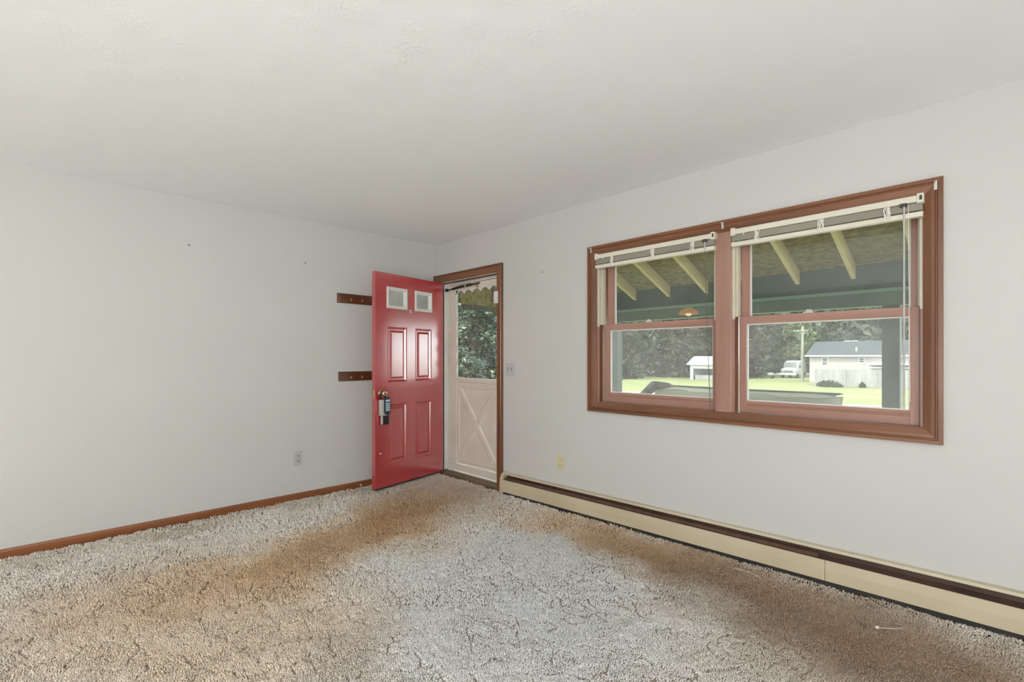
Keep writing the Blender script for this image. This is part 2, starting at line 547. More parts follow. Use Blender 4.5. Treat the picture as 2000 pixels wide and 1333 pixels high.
# ------------------------------------------------------------------ carpet
def perlin(x, y, seed=0):
    r = np.random.default_rng(seed)
    perm = r.permutation(512)
    ang = r.random(512) * 2 * np.pi
    gx, gy = np.cos(ang), np.sin(ang)
    xi, yi = np.floor(x).astype(int), np.floor(y).astype(int)
    xf, yf = x - xi, y - yi
    u, v = xf * xf * xf * (xf * (xf * 6 - 15) + 10), yf * yf * yf * (yf * (yf * 6 - 15) + 10)

    def g(ix, iy, dx, dy):
        h = perm[(perm[ix & 511] + iy) & 511]
        return gx[h] * dx + gy[h] * dy
    n00, n10 = g(xi, yi, xf, yf), g(xi + 1, yi, xf - 1, yf)
    n01, n11 = g(xi, yi + 1, xf, yf - 1), g(xi + 1, yi + 1, xf - 1, yf - 1)
    return (n00 * (1 - u) + n10 * u) * (1 - v) + (n01 * (1 - u) + n11 * u) * v


def pile_height(x, y):
    rise = np.clip((y + 0.30) / 0.22, 0, 1) * np.clip((x - 1.1) * 0.010, 0, 0.035)
    return rise + 0.006 * perlin(x * 3.1, y * 3.1, 1) + 0.007 * perlin(x * 8.0, y * 8.0, 2) + 0.006 * perlin(x * 21, y * 21, 3)


def crease(x, y):
    """distance in metres to the nearest parting line of the pile, and the direction that leads away from it"""
    best = np.full(x.shape, 1.0)
    ox, oy = np.ones(x.shape), np.zeros(x.shape)
    for sx, sy, k, thr, seed in ((3.0, 4.2, 0.45, 0.07, 11), (4.6, 5.8, 0.35, 0.12, 31), (7.5, 8.8, 0.3, 0.20, 51)):
        def fld(a, b):
            wx = a + 0.018 * perlin(a * 17, b * 17, seed + 1)
            wy = b + 0.018 * perlin(a * 17, b * 17, seed + 2)
            return perlin(wx * sx + seed, wy * sy, seed) + k * perlin(wx * sx * 2.3, wy * sy * 2.3 + seed, seed + 3)
        e = 0.002
        f = fld(x, y)
        gx_, gy_ = (fld(x + e, y) - f) / e, (fld(x, y + e) - f) / e
        gl = np.sqrt(gx_ ** 2 + gy_ ** 2) + 1e-3
        m = perlin(x * sx * 1.1 + 5, y * sy * 1.1, seed + 4) + 0.5 * perlin(x * sx * 2.6, y * sy * 2.6 + 9, seed + 5)
        dist = np.abs(f) / gl + np.clip(thr - m, 0, 1) * 0.25
        sg = np.sign(f)
        near = dist < best
        best = np.where(near, dist, best)
        ox = np.where(near, sg * gx_ / gl, ox)
        oy = np.where(near, sg * gy_ / gl, oy)
    return best, ox, oy


def carpet_material():
    m, nt, p = new_mat('worn_shag_carpet_yarn')
    p.inputs['Roughness'].default_value = 0.95
    p.inputs['Specular IOR Level'].default_value = 0.05
    p.inputs['Sheen Weight'].default_value = 0.15
    tc = node(nt, 'ShaderNodeTexCoord')
    # wobble the coordinates so that no stain or cast has a clean outline
    nz = node(nt, 'ShaderNodeTexNoise', Scale=2.2, Detail=4.0)
    nt.links.new(tc.outputs['Object'], nz.inputs['Vector'])
    sub = node(nt, 'ShaderNodeVectorMath', operation='SUBTRACT')
    sub.inputs[1].default_value = (0.5, 0.5, 0.5)
    nt.links.new(nz.outputs['Color'], sub.inputs[0])
    sc = node(nt, 'ShaderNodeVectorMath', operation='MULTIPLY')
    sc.inputs[1].default_value = (0.7, 0.7, 0)
    nt.links.new(sub.outputs[0], sc.inputs[0])
    add = node(nt, 'ShaderNodeVectorMath', operation='ADD')
    nt.links.new(tc.outputs['Object'], add.inputs[0])
    nt.links.new(sc.outputs[0], add.inputs[1])
    col = None
    base = node(nt, 'ShaderNodeTexNoise', Scale=190.0, Detail=2.0)
    nt.links.new(tc.outputs['Object'], base.inputs['Vector'])
    cr = node(nt, 'ShaderNodeValToRGB')
    cr.color_ramp.elements[0].position = 0.3
    cr.color_ramp.elements[1].position = 0.7
    cr.color_ramp.elements[0].color = CARPET_LO
    cr.color_ramp.elements[1].color = CARPET_HI
    nt.links.new(base.outputs['Fac'], cr.inputs['Fac'])
    col = cr.outputs['Color']
    for (x, y, rx, ry, ang, c, amt) in STAINS_AND_CASTS:
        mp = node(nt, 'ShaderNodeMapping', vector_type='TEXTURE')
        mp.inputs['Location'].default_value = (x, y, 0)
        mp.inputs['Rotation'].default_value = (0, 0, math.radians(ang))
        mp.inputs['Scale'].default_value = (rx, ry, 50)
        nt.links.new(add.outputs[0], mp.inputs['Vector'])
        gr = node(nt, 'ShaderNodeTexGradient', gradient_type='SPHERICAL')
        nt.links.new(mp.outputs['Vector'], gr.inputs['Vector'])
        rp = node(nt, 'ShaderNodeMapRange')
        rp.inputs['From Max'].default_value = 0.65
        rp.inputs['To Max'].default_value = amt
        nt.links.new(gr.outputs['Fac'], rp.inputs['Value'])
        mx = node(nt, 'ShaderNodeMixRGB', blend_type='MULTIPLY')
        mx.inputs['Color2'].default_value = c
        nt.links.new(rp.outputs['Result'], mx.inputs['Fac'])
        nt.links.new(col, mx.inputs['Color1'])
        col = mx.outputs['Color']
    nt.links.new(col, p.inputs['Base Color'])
    return m


CARPET_LO = (0.76, 0.715, 0.65, 1)
CARPET_HI = (0.94, 0.90, 0.835, 1)
BROWN = (0.56, 0.42, 0.30, 1)
TAN = (0.86, 0.69, 0.50, 1)
COOL_CAST = (0.88, 0.925, 1.0, 1)  # cool daylight tint painted into the carpet colour
DUST_AND_FALLOFF = (0.66, 0.58, 0.50, 1)  # dirt tone, also paints dimmer light into the right end
STAINS_AND_CASTS = [  # x, y, radius x, radius y, angle, colour, amount: trodden dirt by the door, tan path, dirt along the heater, painted cool cast in the middle
    (0.75, -0.55, 0.95, 0.85, 0, BROWN, 0.62),
    (1.05, -0.95, 0.9, 0.55, -35, TAN, 0.9),
    (1.20, -1.75, 0.55, 1.25, 12, TAN, 1.0),
    (1.15, -1.45, 0.35, 0.85, 14, BROWN, 0.45),
    (0.95, -2.75, 0.5, 0.8, 10, TAN, 0.35),
    (0.12, -1.9, 0.22, 1.9, 0, DUST_AND_FALLOFF, 0.45),
    (2.45, -0.32, 1.15, 0.42, 0, TAN, 1.0),
    (2.75, -0.36, 0.85, 0.34, -8, BROWN, 0.62),
    (3.75, -0.40, 1.1, 0.55, -5, BROWN, 0.75),
    (4.3, -0.75, 1.2, 0.9, 0, DUST_AND_FALLOFF, 0.85),  # this and the next: dirt plus painted light falloff at the right
    (3.6, -0.55, 0.9, 0.5, -10, DUST_AND_FALLOFF, 0.6),
    (1.75, -2.55, 1.15, 1.0, 20, TAN, 0.55),
    (2.35, -2.05, 0.35, 0.6, 40, DUST_AND_FALLOFF, 0.35),
    (2.35, -1.0, 1.35, 0.95, 35, COOL_CAST, 0.9),
    (3.05, -1.75, 1.0, 0.9, 20, COOL_CAST, 0.8),
]
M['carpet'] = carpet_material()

# backing: a gently uneven sheet over the whole room
gx = np.linspace(0.003, XR - 0.005, 200)
gy = np.linspace(YB + 0.01, -0.003, 186)
X, Y = np.meshgrid(gx, gy, indexing='ij')
Z = -0.026 + pile_height(X, Y)
co = np.stack([X.ravel(), Y.ravel(), Z.ravel()], 1)
ni, nj = X.shape
idx = np.arange(ni * nj).reshape(ni, nj)
F = np.stack([idx[:-1, :-1].ravel(), idx[1:, :-1].ravel(), idx[1:, 1:].ravel(), idx[:-1, 1:].ravel()], 1)
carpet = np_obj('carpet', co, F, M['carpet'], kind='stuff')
# the sheet is dirty brown jute under the deep pile, matted pale yarn elsewhere
M['jute'] = mat('dirty_carpet_backing', (0.44, 0.375, 0.30, 1), (0.54, 0.47, 0.39, 1), rough=0.95, scale=20, spec=0.05)
carpet.data.materials.append(M['jute'])
fc = co[F].mean(1)
fq = -(fc[:, 0] - CAM[0]) * math.sin(YAW) + (fc[:, 1] - CAM[1]) * math.cos(YAW)
fs = (fc[:, 0] - CAM[0]) * math.cos(YAW) + (fc[:, 1] - CAM[1]) * math.sin(YAW)
under = (fq > 1.04) & (np.abs(fs) < fq * 1.12 + 0.30) & (fc[:, 0] < 5.26) & (fc[:, 1] > -4.56)
carpet.data.polygons.foreach_set('material_index', under.astype(np.int32))
tag(carpet, 'worn beige shag carpet with brown stains by the door and heater', 'carpet')

# the pile itself: short leaning tufts, closer together near the camera
def tuft_field():
    fwx, fwy = -math.sin(YAW), math.cos(YAW)
    P, S = [], []
    for (d0, d1, cell) in ((1.0, 2.4, 0.0058), (2.4, 3.4, 0.0078), (3.4, 6.6, 0.0115)):
        xs = np.arange(0.02, 5.3, cell)
        ys = np.arange(-4.6, -0.0, cell)
        a, b = np.meshgrid(xs, ys, indexing='ij')
        a = (a + (rng.random(a.shape) - 0.5) * cell).ravel()
        b = (b + (rng.random(b.shape) - 0.5) * cell).ravel()
        q = (a - CAM[0]) * fwx + (b - CAM[1]) * fwy
        s = (a - CAM[0]) * math.cos(YAW) + (b - CAM[1]) * math.sin(YAW)
        k = (q > d0) & (q <= d1) & (np.abs(s) < q * 1.12 + 0.35) & (a > 0.012) & (b < -0.004)
        P.append(np.stack([a[k], b[k]], 1))
        S.append(np.full(k.sum(), cell))
    return np.concatenate(P), np.concatenate(S)


P, S = tuft_field()
x, y = P[:, 0], P[:, 1]
cdist, cox, coy = crease(x, y)
keep = cdist > 0.0011 + 0.13 * S
x, y, S, cdist, cox, coy = x[keep], y[keep], S[keep], cdist[keep], cox[keep], coy[keep]
n = len(x)
cz = np.clip((cdist - 0.002) / 0.009, 0, 1)
ang = 2.6 * np.pi * (perlin(x * 2.4, y * 2.4, 5) + 0.4 * perlin(x * 12, y * 12, 6)) + rng.normal(0, 0.55, n) + 0.8
near_c = (cdist < 0.008) & (rng.random(n) < 0.6)
ang = np.where(near_c, np.arctan2(coy, cox) + rng.normal(0, 0.3, n), ang)
ln = S * (1.15 + 0.5 * rng.random(n))
lean = np.clip(0.95 + 0.22 * rng.normal(0, 1, n), 0.3, 1.3)
hgt = np.cos(lean) * ln * 1.15 * (1.0 + 0.55 * perlin(x * 34, y * 34, 8))
dirx, diry = np.cos(ang), np.sin(ang)
top = 0.75 + 0.25 * cz
base_z = -0.0075 + pile_height(x, y) - 0.003 * (1 - cz)
rad = S * 0.48 * (0.8 + 0.4 * rng.random(n)) * (0.8 + 0.2 * cz)
fr = ((0.0, -0.25, 0.85), (0.55, 0.80, 1.0))
co = np.zeros((n, 7, 3))
for r_i, (fo, fh, fr_) in enumerate(fr):
    for k in range(3):
        a = ang + k * 2 * np.pi / 3
        co[:, r_i * 3 + k, 0] = x + dirx * np.sin(lean) * ln * fo + np.cos(a) * rad * fr_
        co[:, r_i * 3 + k, 1] = y + diry * np.sin(lean) * ln * fo + np.sin(a) * rad * fr_
        co[:, r_i * 3 + k, 2] = base_z + hgt * fh * top
co[:, 6, 0] = x + dirx * np.sin(lean) * ln
co[:, 6, 1] = y + diry * np.sin(lean) * ln
co[:, 6, 2] = base_z + hgt * top
co[:, :, 1] = np.minimum(co[:, :, 1], -0.001)
co[:, :, 0] = np.maximum(co[:, :, 0], 0.001)
t = []
for r_i in (0,):
    for k in range(3):
        a, b = r_i + k, r_i + (k + 1) % 3
        t += [(a, b, b + 3), (a, b + 3, a + 3)]
for k in range(3):
    t.append((3 + k, 3 + (k + 1) % 3, 6))
t = np.array(t)
faces = (np.arange(n)[:, None, None] * 7 + t[None]).reshape(-1, 3)
np_obj('pile', co.reshape(-1, 3), faces, M['carpet'], parent=carpet, kind='stuff')
print('tufts', n)

# ------------------------------------------------------------------ trim: baseboard, threshold
bb = thing('baseboard_left', 'reddish brown wooden baseboard along the left wall', 'baseboard', (0, 0, 0), kind='structure')
bm_obj('board', prismbm([(0.0, -0.02), (0.013, -0.02), (0.013, 0.040), (0.007, 0.053), (0.0, 0.055)], 'y', YB, 0.0), M['base_wood'], bb)
b2 = thing('baseboard_front', 'short stained baseboard stub between door casing and heater', 'baseboard', (0, 0, 0), kind='structure')
bm_obj('board', prismbm([(0.0, -0.02), (-0.012, -0.02), (-0.012, 0.055), (-0.006, 0.065), (0.0, 0.065)], 'x', 1.082, 1.10), M['base_wood'], b2)

# ------------------------------------------------------------------ doorway: casing and jamb
DX0, DX1, DZ = 0.085, 1.004, 2.03
t1 = thing('trim_1', 'reddish brown wooden casing around the storm door opening', 'door casing', (0.54, 0, 0), kind='structure')
CASE = [(0.0, 0.0), (0.0, -0.012), (0.006, -0.017), (0.055, -0.019), (0.060, -0.014), (0.066, -0.014), (0.070, -0.021), (0.077, -0.021), (0.077, 0.0)]
bmh = bmesh.new()
A = [bmh.verts.new((0.001, yy, DZ + w)) for w, yy in CASE]
B = [bmh.verts.new((DX1 + w, yy, DZ + w)) for w, yy in CASE]
for i in range(len(CASE)):
    j = (i + 1) % len(CASE)
    bmh.faces.new((A[i], A[j], B[j], B[i]))
bmh.faces.new(A[::-1])
bmh.faces.new(B)
bm_obj('head_casing', bmh, M['wood_x'], t1)
bms = bmesh.new()
A = [bms.verts.new((DX1 + w, yy, -0.01)) for w, yy in CASE]
B = [bms.verts.new((DX1 + w, yy, DZ + w)) for w, yy in CASE]
for i in range(len(CASE)):
    j = (i + 1) % len(CASE)
    bms.faces.new((A[i], A[j], B[j], B[i]))
bms.faces.new(A[::-1])
bms.faces.new(B)
bm_obj('side_casing', bms, M['wood_z'], t1)
bm_obj('side_casing', boxbm(0.001, 0.078, -0.018, 0.0, -0.01, DZ, bevel=0.002), M['wood_z'], t1)

t2 = thing('trim_2', 'white painted door jamb inside the doorway', 'door jamb', (0.54, 0.06, 0), kind='structure')
bm_obj('jamb_side', boxbm(0.0755, DX0, 0.001, EXT, 0.035, DZ), M['white'], t2)
bm_obj('jamb_side', boxbm(DX1, 1.0055, 0.001, EXT, 0.035, DZ), M['white'], t2)
bm_obj('jamb_head', boxbm(0.0755, 1.0055, 0.001, EXT, DZ, 2.0445), M['white'], t2)
bm_obj('door_stop', boxbm(DX0, 0.098, 0.056, 0.100, 0.035, DZ - 0.012), M['white'], t2)
bm_obj('door_stop', boxbm(DX1 - 0.013, DX1, 0.056, 0.100, 0.035, DZ - 0.012), M['white'], t2)
bm_obj('door_stop', boxbm(DX0, DX1, 0.056, 0.100, DZ - 0.012, DZ), M['white'], t2)
bm_obj('weatherstrip', boxbm(DX0, DX1, 0.050, 0.056, DZ - 0.010, DZ), M['dark_gap'], t2)
bm_obj('weatherstrip', boxbm(DX0, 0.094, 0.050, 0.056, 0.035, DZ - 0.010), M['dark_gap'], t2)
t3 = thing('trim_3', 'worn brown wooden threshold under the storm door', 'threshold', (0.54, 0.06, 0), kind='structure')
bm_obj('sill_board', prismbm([(-0.012, -0.02), (-0.012, -0.004), (0.012, 0.016), (0.050, 0.030), (EXT, 0.022), (EXT, -0.02)], 'x', 0.0755, 1.0055), M['thresh'], t3)
bm_obj('metal_strip', prismbm([(-0.020, -0.012), (-0.016, -0.001), (-0.004, 0.007), (0.004, 0.011), (0.004, -0.004)], 'x', 0.09, 1.0), M['heater_fin'], t3)

# ------------------------------------------------------------------ the open red door (door_1)
DANG = 78.5
door = thing('door_1', 'red painted six panel entry door standing open against the left wall', 'door', (0.12, 0.02, 0), math.radians(-DANG), kind='structure')
# local frame: +x from hinge to free edge, +y is the visible (outer) face, thickness y -0.045..0
DL, DZ0, DZ1 = 0.903, 0.030, 2.025
PANELS = [(0.514, 0.759, 1.000, 1.525), (0.171, 0.402, 1.000, 1.525), (0.514, 0.759, 0.230, 0.795), (0.171, 0.402, 0.230, 0.795)]
LITES = [(0.514, 0.771, 1.698, 1.900), (0.171, 0.411, 1.698, 1.900)]
bm = bmesh.new()
us = sorted({0.0, DL} | {p[0] for p in PANELS + LITES} | {p[1] for p in PANELS + LITES})
zs = sorted({DZ0, DZ1} | {p[2] for p in PANELS + LITES} | {p[3] for p in PANELS + LITES})
LH = [(l[0] + 0.012, l[1] - 0.012, l[2] + 0.012, l[3] - 0.012) for l in LITES]
us = sorted(set(us) | {h[0] for h in LH} | {h[1] for h in LH})
zs = sorted(set(zs) | {h[2] for h in LH} | {h[3] for h in LH})
wall_mesh(bm, us, zs, [p for p in PANELS] + LH, -0.045, 0.0, 'y')
bm_obj('door_leaf', bm, M['red'], door, off=(0, 0, 0))
for p in PANELS:
    bm = bmesh.new()
    # pressed panel: sticking sinks to a groove and rises again to a raised field
    rings = []
    for ins, dep in ((0.0, 0.0), (0.006, 0.003), (0.014, -0.002), (0.022, -0.011), (0.032, -0.011), (0.050, -0.003), (0.054, -0.002)):
        rings.append([bm.verts.new(c) for c in ((p[0] + ins, dep, p[2] + ins), (p[1] - ins, dep, p[2] + ins), (p[1] - ins, dep, p[3] - ins), (p[0] + ins, dep, p[3] - ins))])
    back = [bm.verts.new(c) for c in ((p[0], -0.045, p[2]), (p[1], -0.045, p[2]), (p[1], -0.045, p[3]), (p[0], -0.045, p[3]))]
    for a, b in zip([back] + rings, rings):
        for k in range(4):
            bm.faces.new((a[k], a[(k + 1) % 4], b[(k + 1) % 4], b[k]))
    bm.faces.new(rings[-1])
    bm.faces.new(back[::-1])
    bm_obj('panel', bm, M['red'], door, off=(0, 0, 0))
for l in LITES:
    bm = bmesh.new()
    rings = []
    for ins, dep in ((0.0, -0.001), (0.0, 0.008), (0.004, 0.012), (0.014, 0.012), (0.018, 0.008), (0.024, 0.008), (0.036, -0.012), (0.036, -0.03), (0.013, -0.03)):
        rings.append([bm.verts.new(c) for c in ((l[0] + ins, dep, l[2] + ins), (l[1] - ins, dep, l[2] + ins), (l[1] - ins, dep, l[3] - ins), (l[0] + ins, dep, l[3] - ins))])
    for a, b in zip(rings, rings[1:] + rings[:1]):
        for k in range(4):
            bm.faces.new((a[k], a[(k + 1) % 4], b[(k + 1) % 4], b[k]))
    lf = bm_obj('lite_frame', bm, M['white'], door, off=(0, 0, 0))
    lf['label'] = 'white plastic frame of a small door window'
    bm_obj('pane', boxbm(l[0] + 0.034, l[1] - 0.034, -0.018, -0.012, l[2] + 0.034, l[3] - 0.034), M['glass_lite'], lf, off=(0, 0, 0))


def lathe(bm, prof, origin, ax, n=16):
    """profile (t along axis, r) turned round an axis through origin"""
    ax = Vector(ax).normalized()
    u = ax.orthogonal().normalized()
    w = ax.cross(u)
    rings = []
    for tt, r in prof:
        c = Vector(origin) + ax * tt
        rings.append([bm.verts.new(c + (u * math.cos(2 * math.pi * k / n) + w * math.sin(2 * math.pi * k / n)) * max(r, 1e-4)) for k in range(n)])
    for a, b in zip(rings, rings[1:]):
        for k in range(n):
            bm.faces.new((a[k], a[(k + 1) % n], b[(k + 1) % n], b[k]))
    bm.faces.new(rings[0][::-1])
    bm.faces.new(rings[-1])


KN = (0.838, 0.0, 0.905)
KPROF = [(0.0, 0.032), (0.004, 0.032), (0.007, 0.026), (0.010, 0.013), (0.030, 0.012), (0.036, 0.020), (0.046, 0.027), (0.056, 0.027), (0.062, 0.022), (0.064, 0.010)]
bm = bmesh.new()
lathe(bm, KPROF, KN, (0, 1, 0), 20)
kn = bm_obj('door_knob', bm, M['brass'], door, smooth=True, off=(0, 0, 0))
kn['label'] = 'worn brass keyed knob'
bm = bmesh.new()
lathe(bm, [(0.0635, 0.008), (0.0655, 0.008), (0.066, 0.004)], KN, (0, 1, 0), 10)
bm_obj('keyhole', bm, M['slot'], kn, off=(0, 0, 0))
bm = bmesh.new()
lathe(bm, KPROF, (KN[0], -0.045, KN[2]), (0, -1, 0), 20)
bm_obj('door_knob', bm, M['brass'], door, smooth=True, off=(0, 0, 0))
bm_obj('latch_plate', boxbm(DL - 0.001, DL + 0.002, -0.035, -0.010, 0.875, 0.935), M['brass'], door, off=(0, 0, 0))
bm = bmesh.new()
lathe(bm, [(0, 0.013), (0.003, 0.013), (0.004, 0.009), (0.005, 0.009)], (0.466, 0.0, 1.690), (0, 1, 0), 14)
bmesh.ops.scale(bm, vec=(1, 1, 1.35), verts=bm.verts, space=Matrix.Translation((-0.466, 0, -1.690)))
pe = bm_obj('peephole', bm, M['white'], door, off=(0, 0, 0))
bm = bmesh.new()
lathe(bm, [(0.004, 0.006), (0.006, 0.005)], (0.466, 0.0, 1.690), (0, 1, 0), 10)
bm_obj('lens', bm, M['slot'], pe, off=(0, 0, 0))
bm = bmesh.new()
lathe(bm, [(0, 0.009), (0.003, 0.008), (0.005, 0.004)], (0.844, 0.0, 0.348), (0, 1, 0), 10)
bm_obj('bumper_dot', bm, M['white'], door, smooth=True, off=(0, 0, 0))
bm_obj('door_sweep', boxbm(0.004, DL - 0.004, -0.040, 0.001, 0.018, 0.031), M['dark_gap'], door, off=(0, 0, 0))
for zc in (0.25, 1.02, 1.80):
    bm = bmesh.new()
    tube(bm, [(-0.007, -0.048, zc - 0.045), (-0.007, -0.048, zc + 0.045)], 0.007, 10)
    bm_obj('hinge', bm, M['brass'], door, off=(0, 0, 0))

# lockbox hanging on the outer knob
lb = thing('lockbox', 'grey realtor key box with dark blue keypad hanging from the red door knob', 'lockbox', (0.12, 0.02, 0), math.radians(-DANG))
bm = bmesh.new()
pts = []
for k in range(13):
    a = math.pi * k / 12
    pts.append((KN[0] - 0.024 * math.cos(a), 0.026, KN[2] - 0.012 + 0.030 * math.sin(a)))
pts = [(KN[0] - 0.024, 0.026, 0.845)] + pts + [(KN[0] + 0.024, 0.026, 0.845)]
tube(bm, pts, 0.007, 8)
bm_obj('shackle', bm, M['black'], lb, smooth=True, off=(0, 0, 0))
bm_obj('body', boxbm(0.788, 0.872, 0.006, 0.050, 0.700, 0.848, bevel=0.006), M['grey_metal'], lb, off=(0, 0, 0))
bm = bmesh.new()
prism(bm, [(0.786, 0.860), (0.782, 0.735), (0.796, 0.712), (0.815, 0.706), (0.834, 0.712), (0.846, 0.735), (0.844, 0.860), (0.83, 0.872), (0.80, 0.872)], 'y', 0.045, 0.066)
kp = bm_obj('keypad_cover', bm, M['navy'], lb, off=(0, 0, 0))
for r_ in range(4):
    for c_ in range(3):
        bx, bz = 0.797 + c_ * 0.017, 0.752 + r_ * 0.020
        bm_obj('key_button', boxbm(bx - 0.0068, bx + 0.0068, 0.065, 0.069, bz - 0.0075, bz + 0.0075, bevel=0.0015), M['button'], kp, off=(0, 0, 0))
bm_obj('display', boxbm(0.791, 0.838, 0.065, 0.068, 0.830, 0.848), M['button'], kp, off=(0, 0, 0))
bm_obj('key_compartment', boxbm(0.782, 0.850, 0.010, 0.046, 0.617, 0.702, bevel=0.005), M['black'], lb, off=(0, 0, 0))
bm_obj('side_strip', boxbm(0.850, 0.854, 0.014, 0.042, 0.622, 0.702), M['grey_metal'], lb, off=(0, 0, 0))

# ------------------------------------------------------------------ storm door (door_2)
sd_ = thing('door_2', 'closed white storm door with glass above a crossbuck panel', 'storm door', (0.56, 0.12, 0), kind='structure')
Y0, Y1 = 0.106, 0.134
bm_obj('frame_channel', boxbm(0.100, 0.134, 0.100, 0.150, 0.026, 2.03), M['almond_metal'], sd_)
bm_obj('frame_channel', boxbm(0.976, 0.991, 0.100, 0.150, 0.026, 2.03), M['almond_metal'], sd_)
bm_obj('frame_head', boxbm(0.134, 0.976, 0.100, 0.150, 2.004, 2.03), M['almond_metal'], sd_)
bm_obj('stile', boxbm(0.138, 0.238, Y0, Y1, 0.042, 2.000, bevel=0.003), M['almond_metal'], sd_)
bm_obj('stile', boxbm(0.890, 0.972, Y0, Y1, 0.042, 2.000, bevel=0.003), M['almond_metal'], sd_)
bm_obj('top_rail', boxbm(0.238, 0.890, Y0, Y1, 1.945, 2.000, bevel=0.003), M['almond_metal'], sd_)
bm_obj('middle_rail', boxbm(0.238, 0.890, Y0 - 0.004, Y1, 0.978, 1.022, bevel=0.003), M['almond_metal'], sd_)
bm_obj('bottom_rail', boxbm(0.238, 0.890, Y0, Y1, 0.042, 0.112, bevel=0.003), M['almond_metal'], sd_)
pn = bm_obj('lower_panel', boxbm(0.238, 0.890, Y0 + 0.010, Y1 - 0.004, 0.118, 0.974), M['almond_metal'], sd_)


def raised_bar(p, q, w=0.045, h=0.010, y=Y0 + 0.010):
    p, q = Vector((p[0], 0, p[1])), Vector((q[0], 0, q[1]))
    d = (q - p).normalized()
    s = Vector((-d.z, 0, d.x))
    bm = bmesh.new()
    A, B = [], []
    for off, dep in ((-w, 0.0), (-w * 0.55, -h), (w * 0.55, -h), (w, 0.0)):
        A.append(bm.verts.new(p + s * off + Vector((0, y + dep, 0))))
        B.append(bm.verts.new(q + s * off + Vector((0, y + dep, 0))))
    for i in range(3):
        bm.faces.new((A[i], A[i + 1], B[i + 1], B[i]))
    bm.faces.new(A)
    bm.faces.new(B)
    return bm


for a, b in (((0.295, 0.195), (0.835, 0.895)), ((0.295, 0.895), (0.835, 0.195))):
    bm_obj('cross_bar', raised_bar(a, b, h=0.010 if a[1] < b[1] else 0.0115), M['almond_metal'], pn)
for a, b in (((0.275, 0.160), (0.275, 0.930)), ((0.855, 0.160), (0.855, 0.930)), ((0.275, 0.160), (0.855, 0.160)), ((0.275, 0.930), (0.855, 0.930))):
    bm_obj('panel_moulding', raised_bar(a, b, 0.016, 0.006), M['almond_metal'], pn)
bm_obj('pane', boxbm(0.238, 0.890, 0.118, 0.122, 1.022, 1.945), M['glass_door'], sd_)
# scalloped metal trim round the glass


def scallop(u0, u1, edge, depth, period, flip=1):
    """outline between a straight edge and a row of arcs with cusps"""
    n_ = max(1, round((u1 - u0) / period))
    per = (u1 - u0) / n_
    pts = []
    for k in range(n_):
        for j in range(8):
            f = j / 8
            pts.append((u0 + (k + f) * per, edge + flip * depth * (0.25 + 0.75 * (1 - math.sin(math.pi * f)))))
    pts.append((u1, edge + flip * depth))
    return [(u0, edge)] + pts + [(u1, edge)]


bm_obj('scalloped_trim', prismbm(scallop(0.238, 0.890, 1.950, 0.050, 0.128, -1), 'y', 0.110, 0.114), M['white'], sd_)
bm = bmesh.new()
prism(bm, [(b_, a_) for a_, b_ in scallop(1.022, 1.945, 0.234, 0.030, 0.155, 1)], 'y', 0.110, 0.114)
bm_obj('scalloped_trim', bm, M['white'], sd_)
bm = bmesh.new()
prism(bm, [(b_, a_) for a_, b_ in scallop(1.022, 1.945, 0.894, 0.030, 0.155, -1)], 'y', 0.110, 0.114)
bm_obj('scalloped_trim', bm, M['white'], sd_)
for zc in (0.10, 0.95, 1.88):
    bm = bmesh.new()
    lathe(bm, [(0, 0.005), (0.003, 0.003)], (0.165, Y0, zc), (0, -1, 0), 8)
    bm_obj('screw', bm, M['dark_bronze'], sd_)

cl = thing('door_closer', 'dark bronze tube door closer above the storm door glass', 'door closer', (0.40, 0.085, 1.98))
bm_obj('cylinder', tubebm([(0.215, 0.083, 1.962), (0.32, 0.086, 1.972), (0.50, 0.090, 1.978)], [0.013, 0.014, 0.014], 12), M['dark_bronze'], cl, smooth=True)
bm_obj('piston', tubebm([(0.110, 0.080, 1.958), (0.215, 0.083, 1.962)], [0.0065, 0.0065], 10), M['dark_bronze'], cl, smooth=True)
bm_obj('collar', tubebm([(0.415, 0.088, 1.975), (0.432, 0.0885, 1.976)], [0.016, 0.016], 12), M['plate_white'], cl, smooth=True)
bm_obj('jamb_bracket', boxbm(0.0985, 0.118, 0.064, 0.098, 1.943, 1.973, bevel=0.003), M['dark_bronze'], cl)
bm_obj('arm', tubebm([(0.50, 0.090, 1.978), (0.57, 0.092, 1.978), (0.63, 0.094, 1.984)], [0.010, 0.008, 0.008], 8), M['dark_bronze'], cl, smooth=True)
bm = bmesh.new()
tube(bm, [(0.575, 0.093, 1.976), (0.578, 0.097, 1.955), (0.590, 0.104, 1.946)], 0.005, 6)
tube(bm, [(0.610, 0.093, 1.979), (0.602, 0.097, 1.957), (0.590, 0.104, 1.946)], 0.005, 6)
bm_obj('door_bracket', bm, M['brass'], cl)

sn = thing('door_sensor', 'small white door alarm sensor on the inner edge of the door casing', 'sensor', (1.006, -0.02, 1.79))
bm_obj('housing', boxbm(0.992, 1.036, -0.036, -0.019, 1.738, 1.848, bevel=0.003), M['white'], sn)
bm_obj('magnet', boxbm(0.980, 0.991, -0.030, -0.012, 1.748, 1.838, bevel=0.002), M['white'], sn)

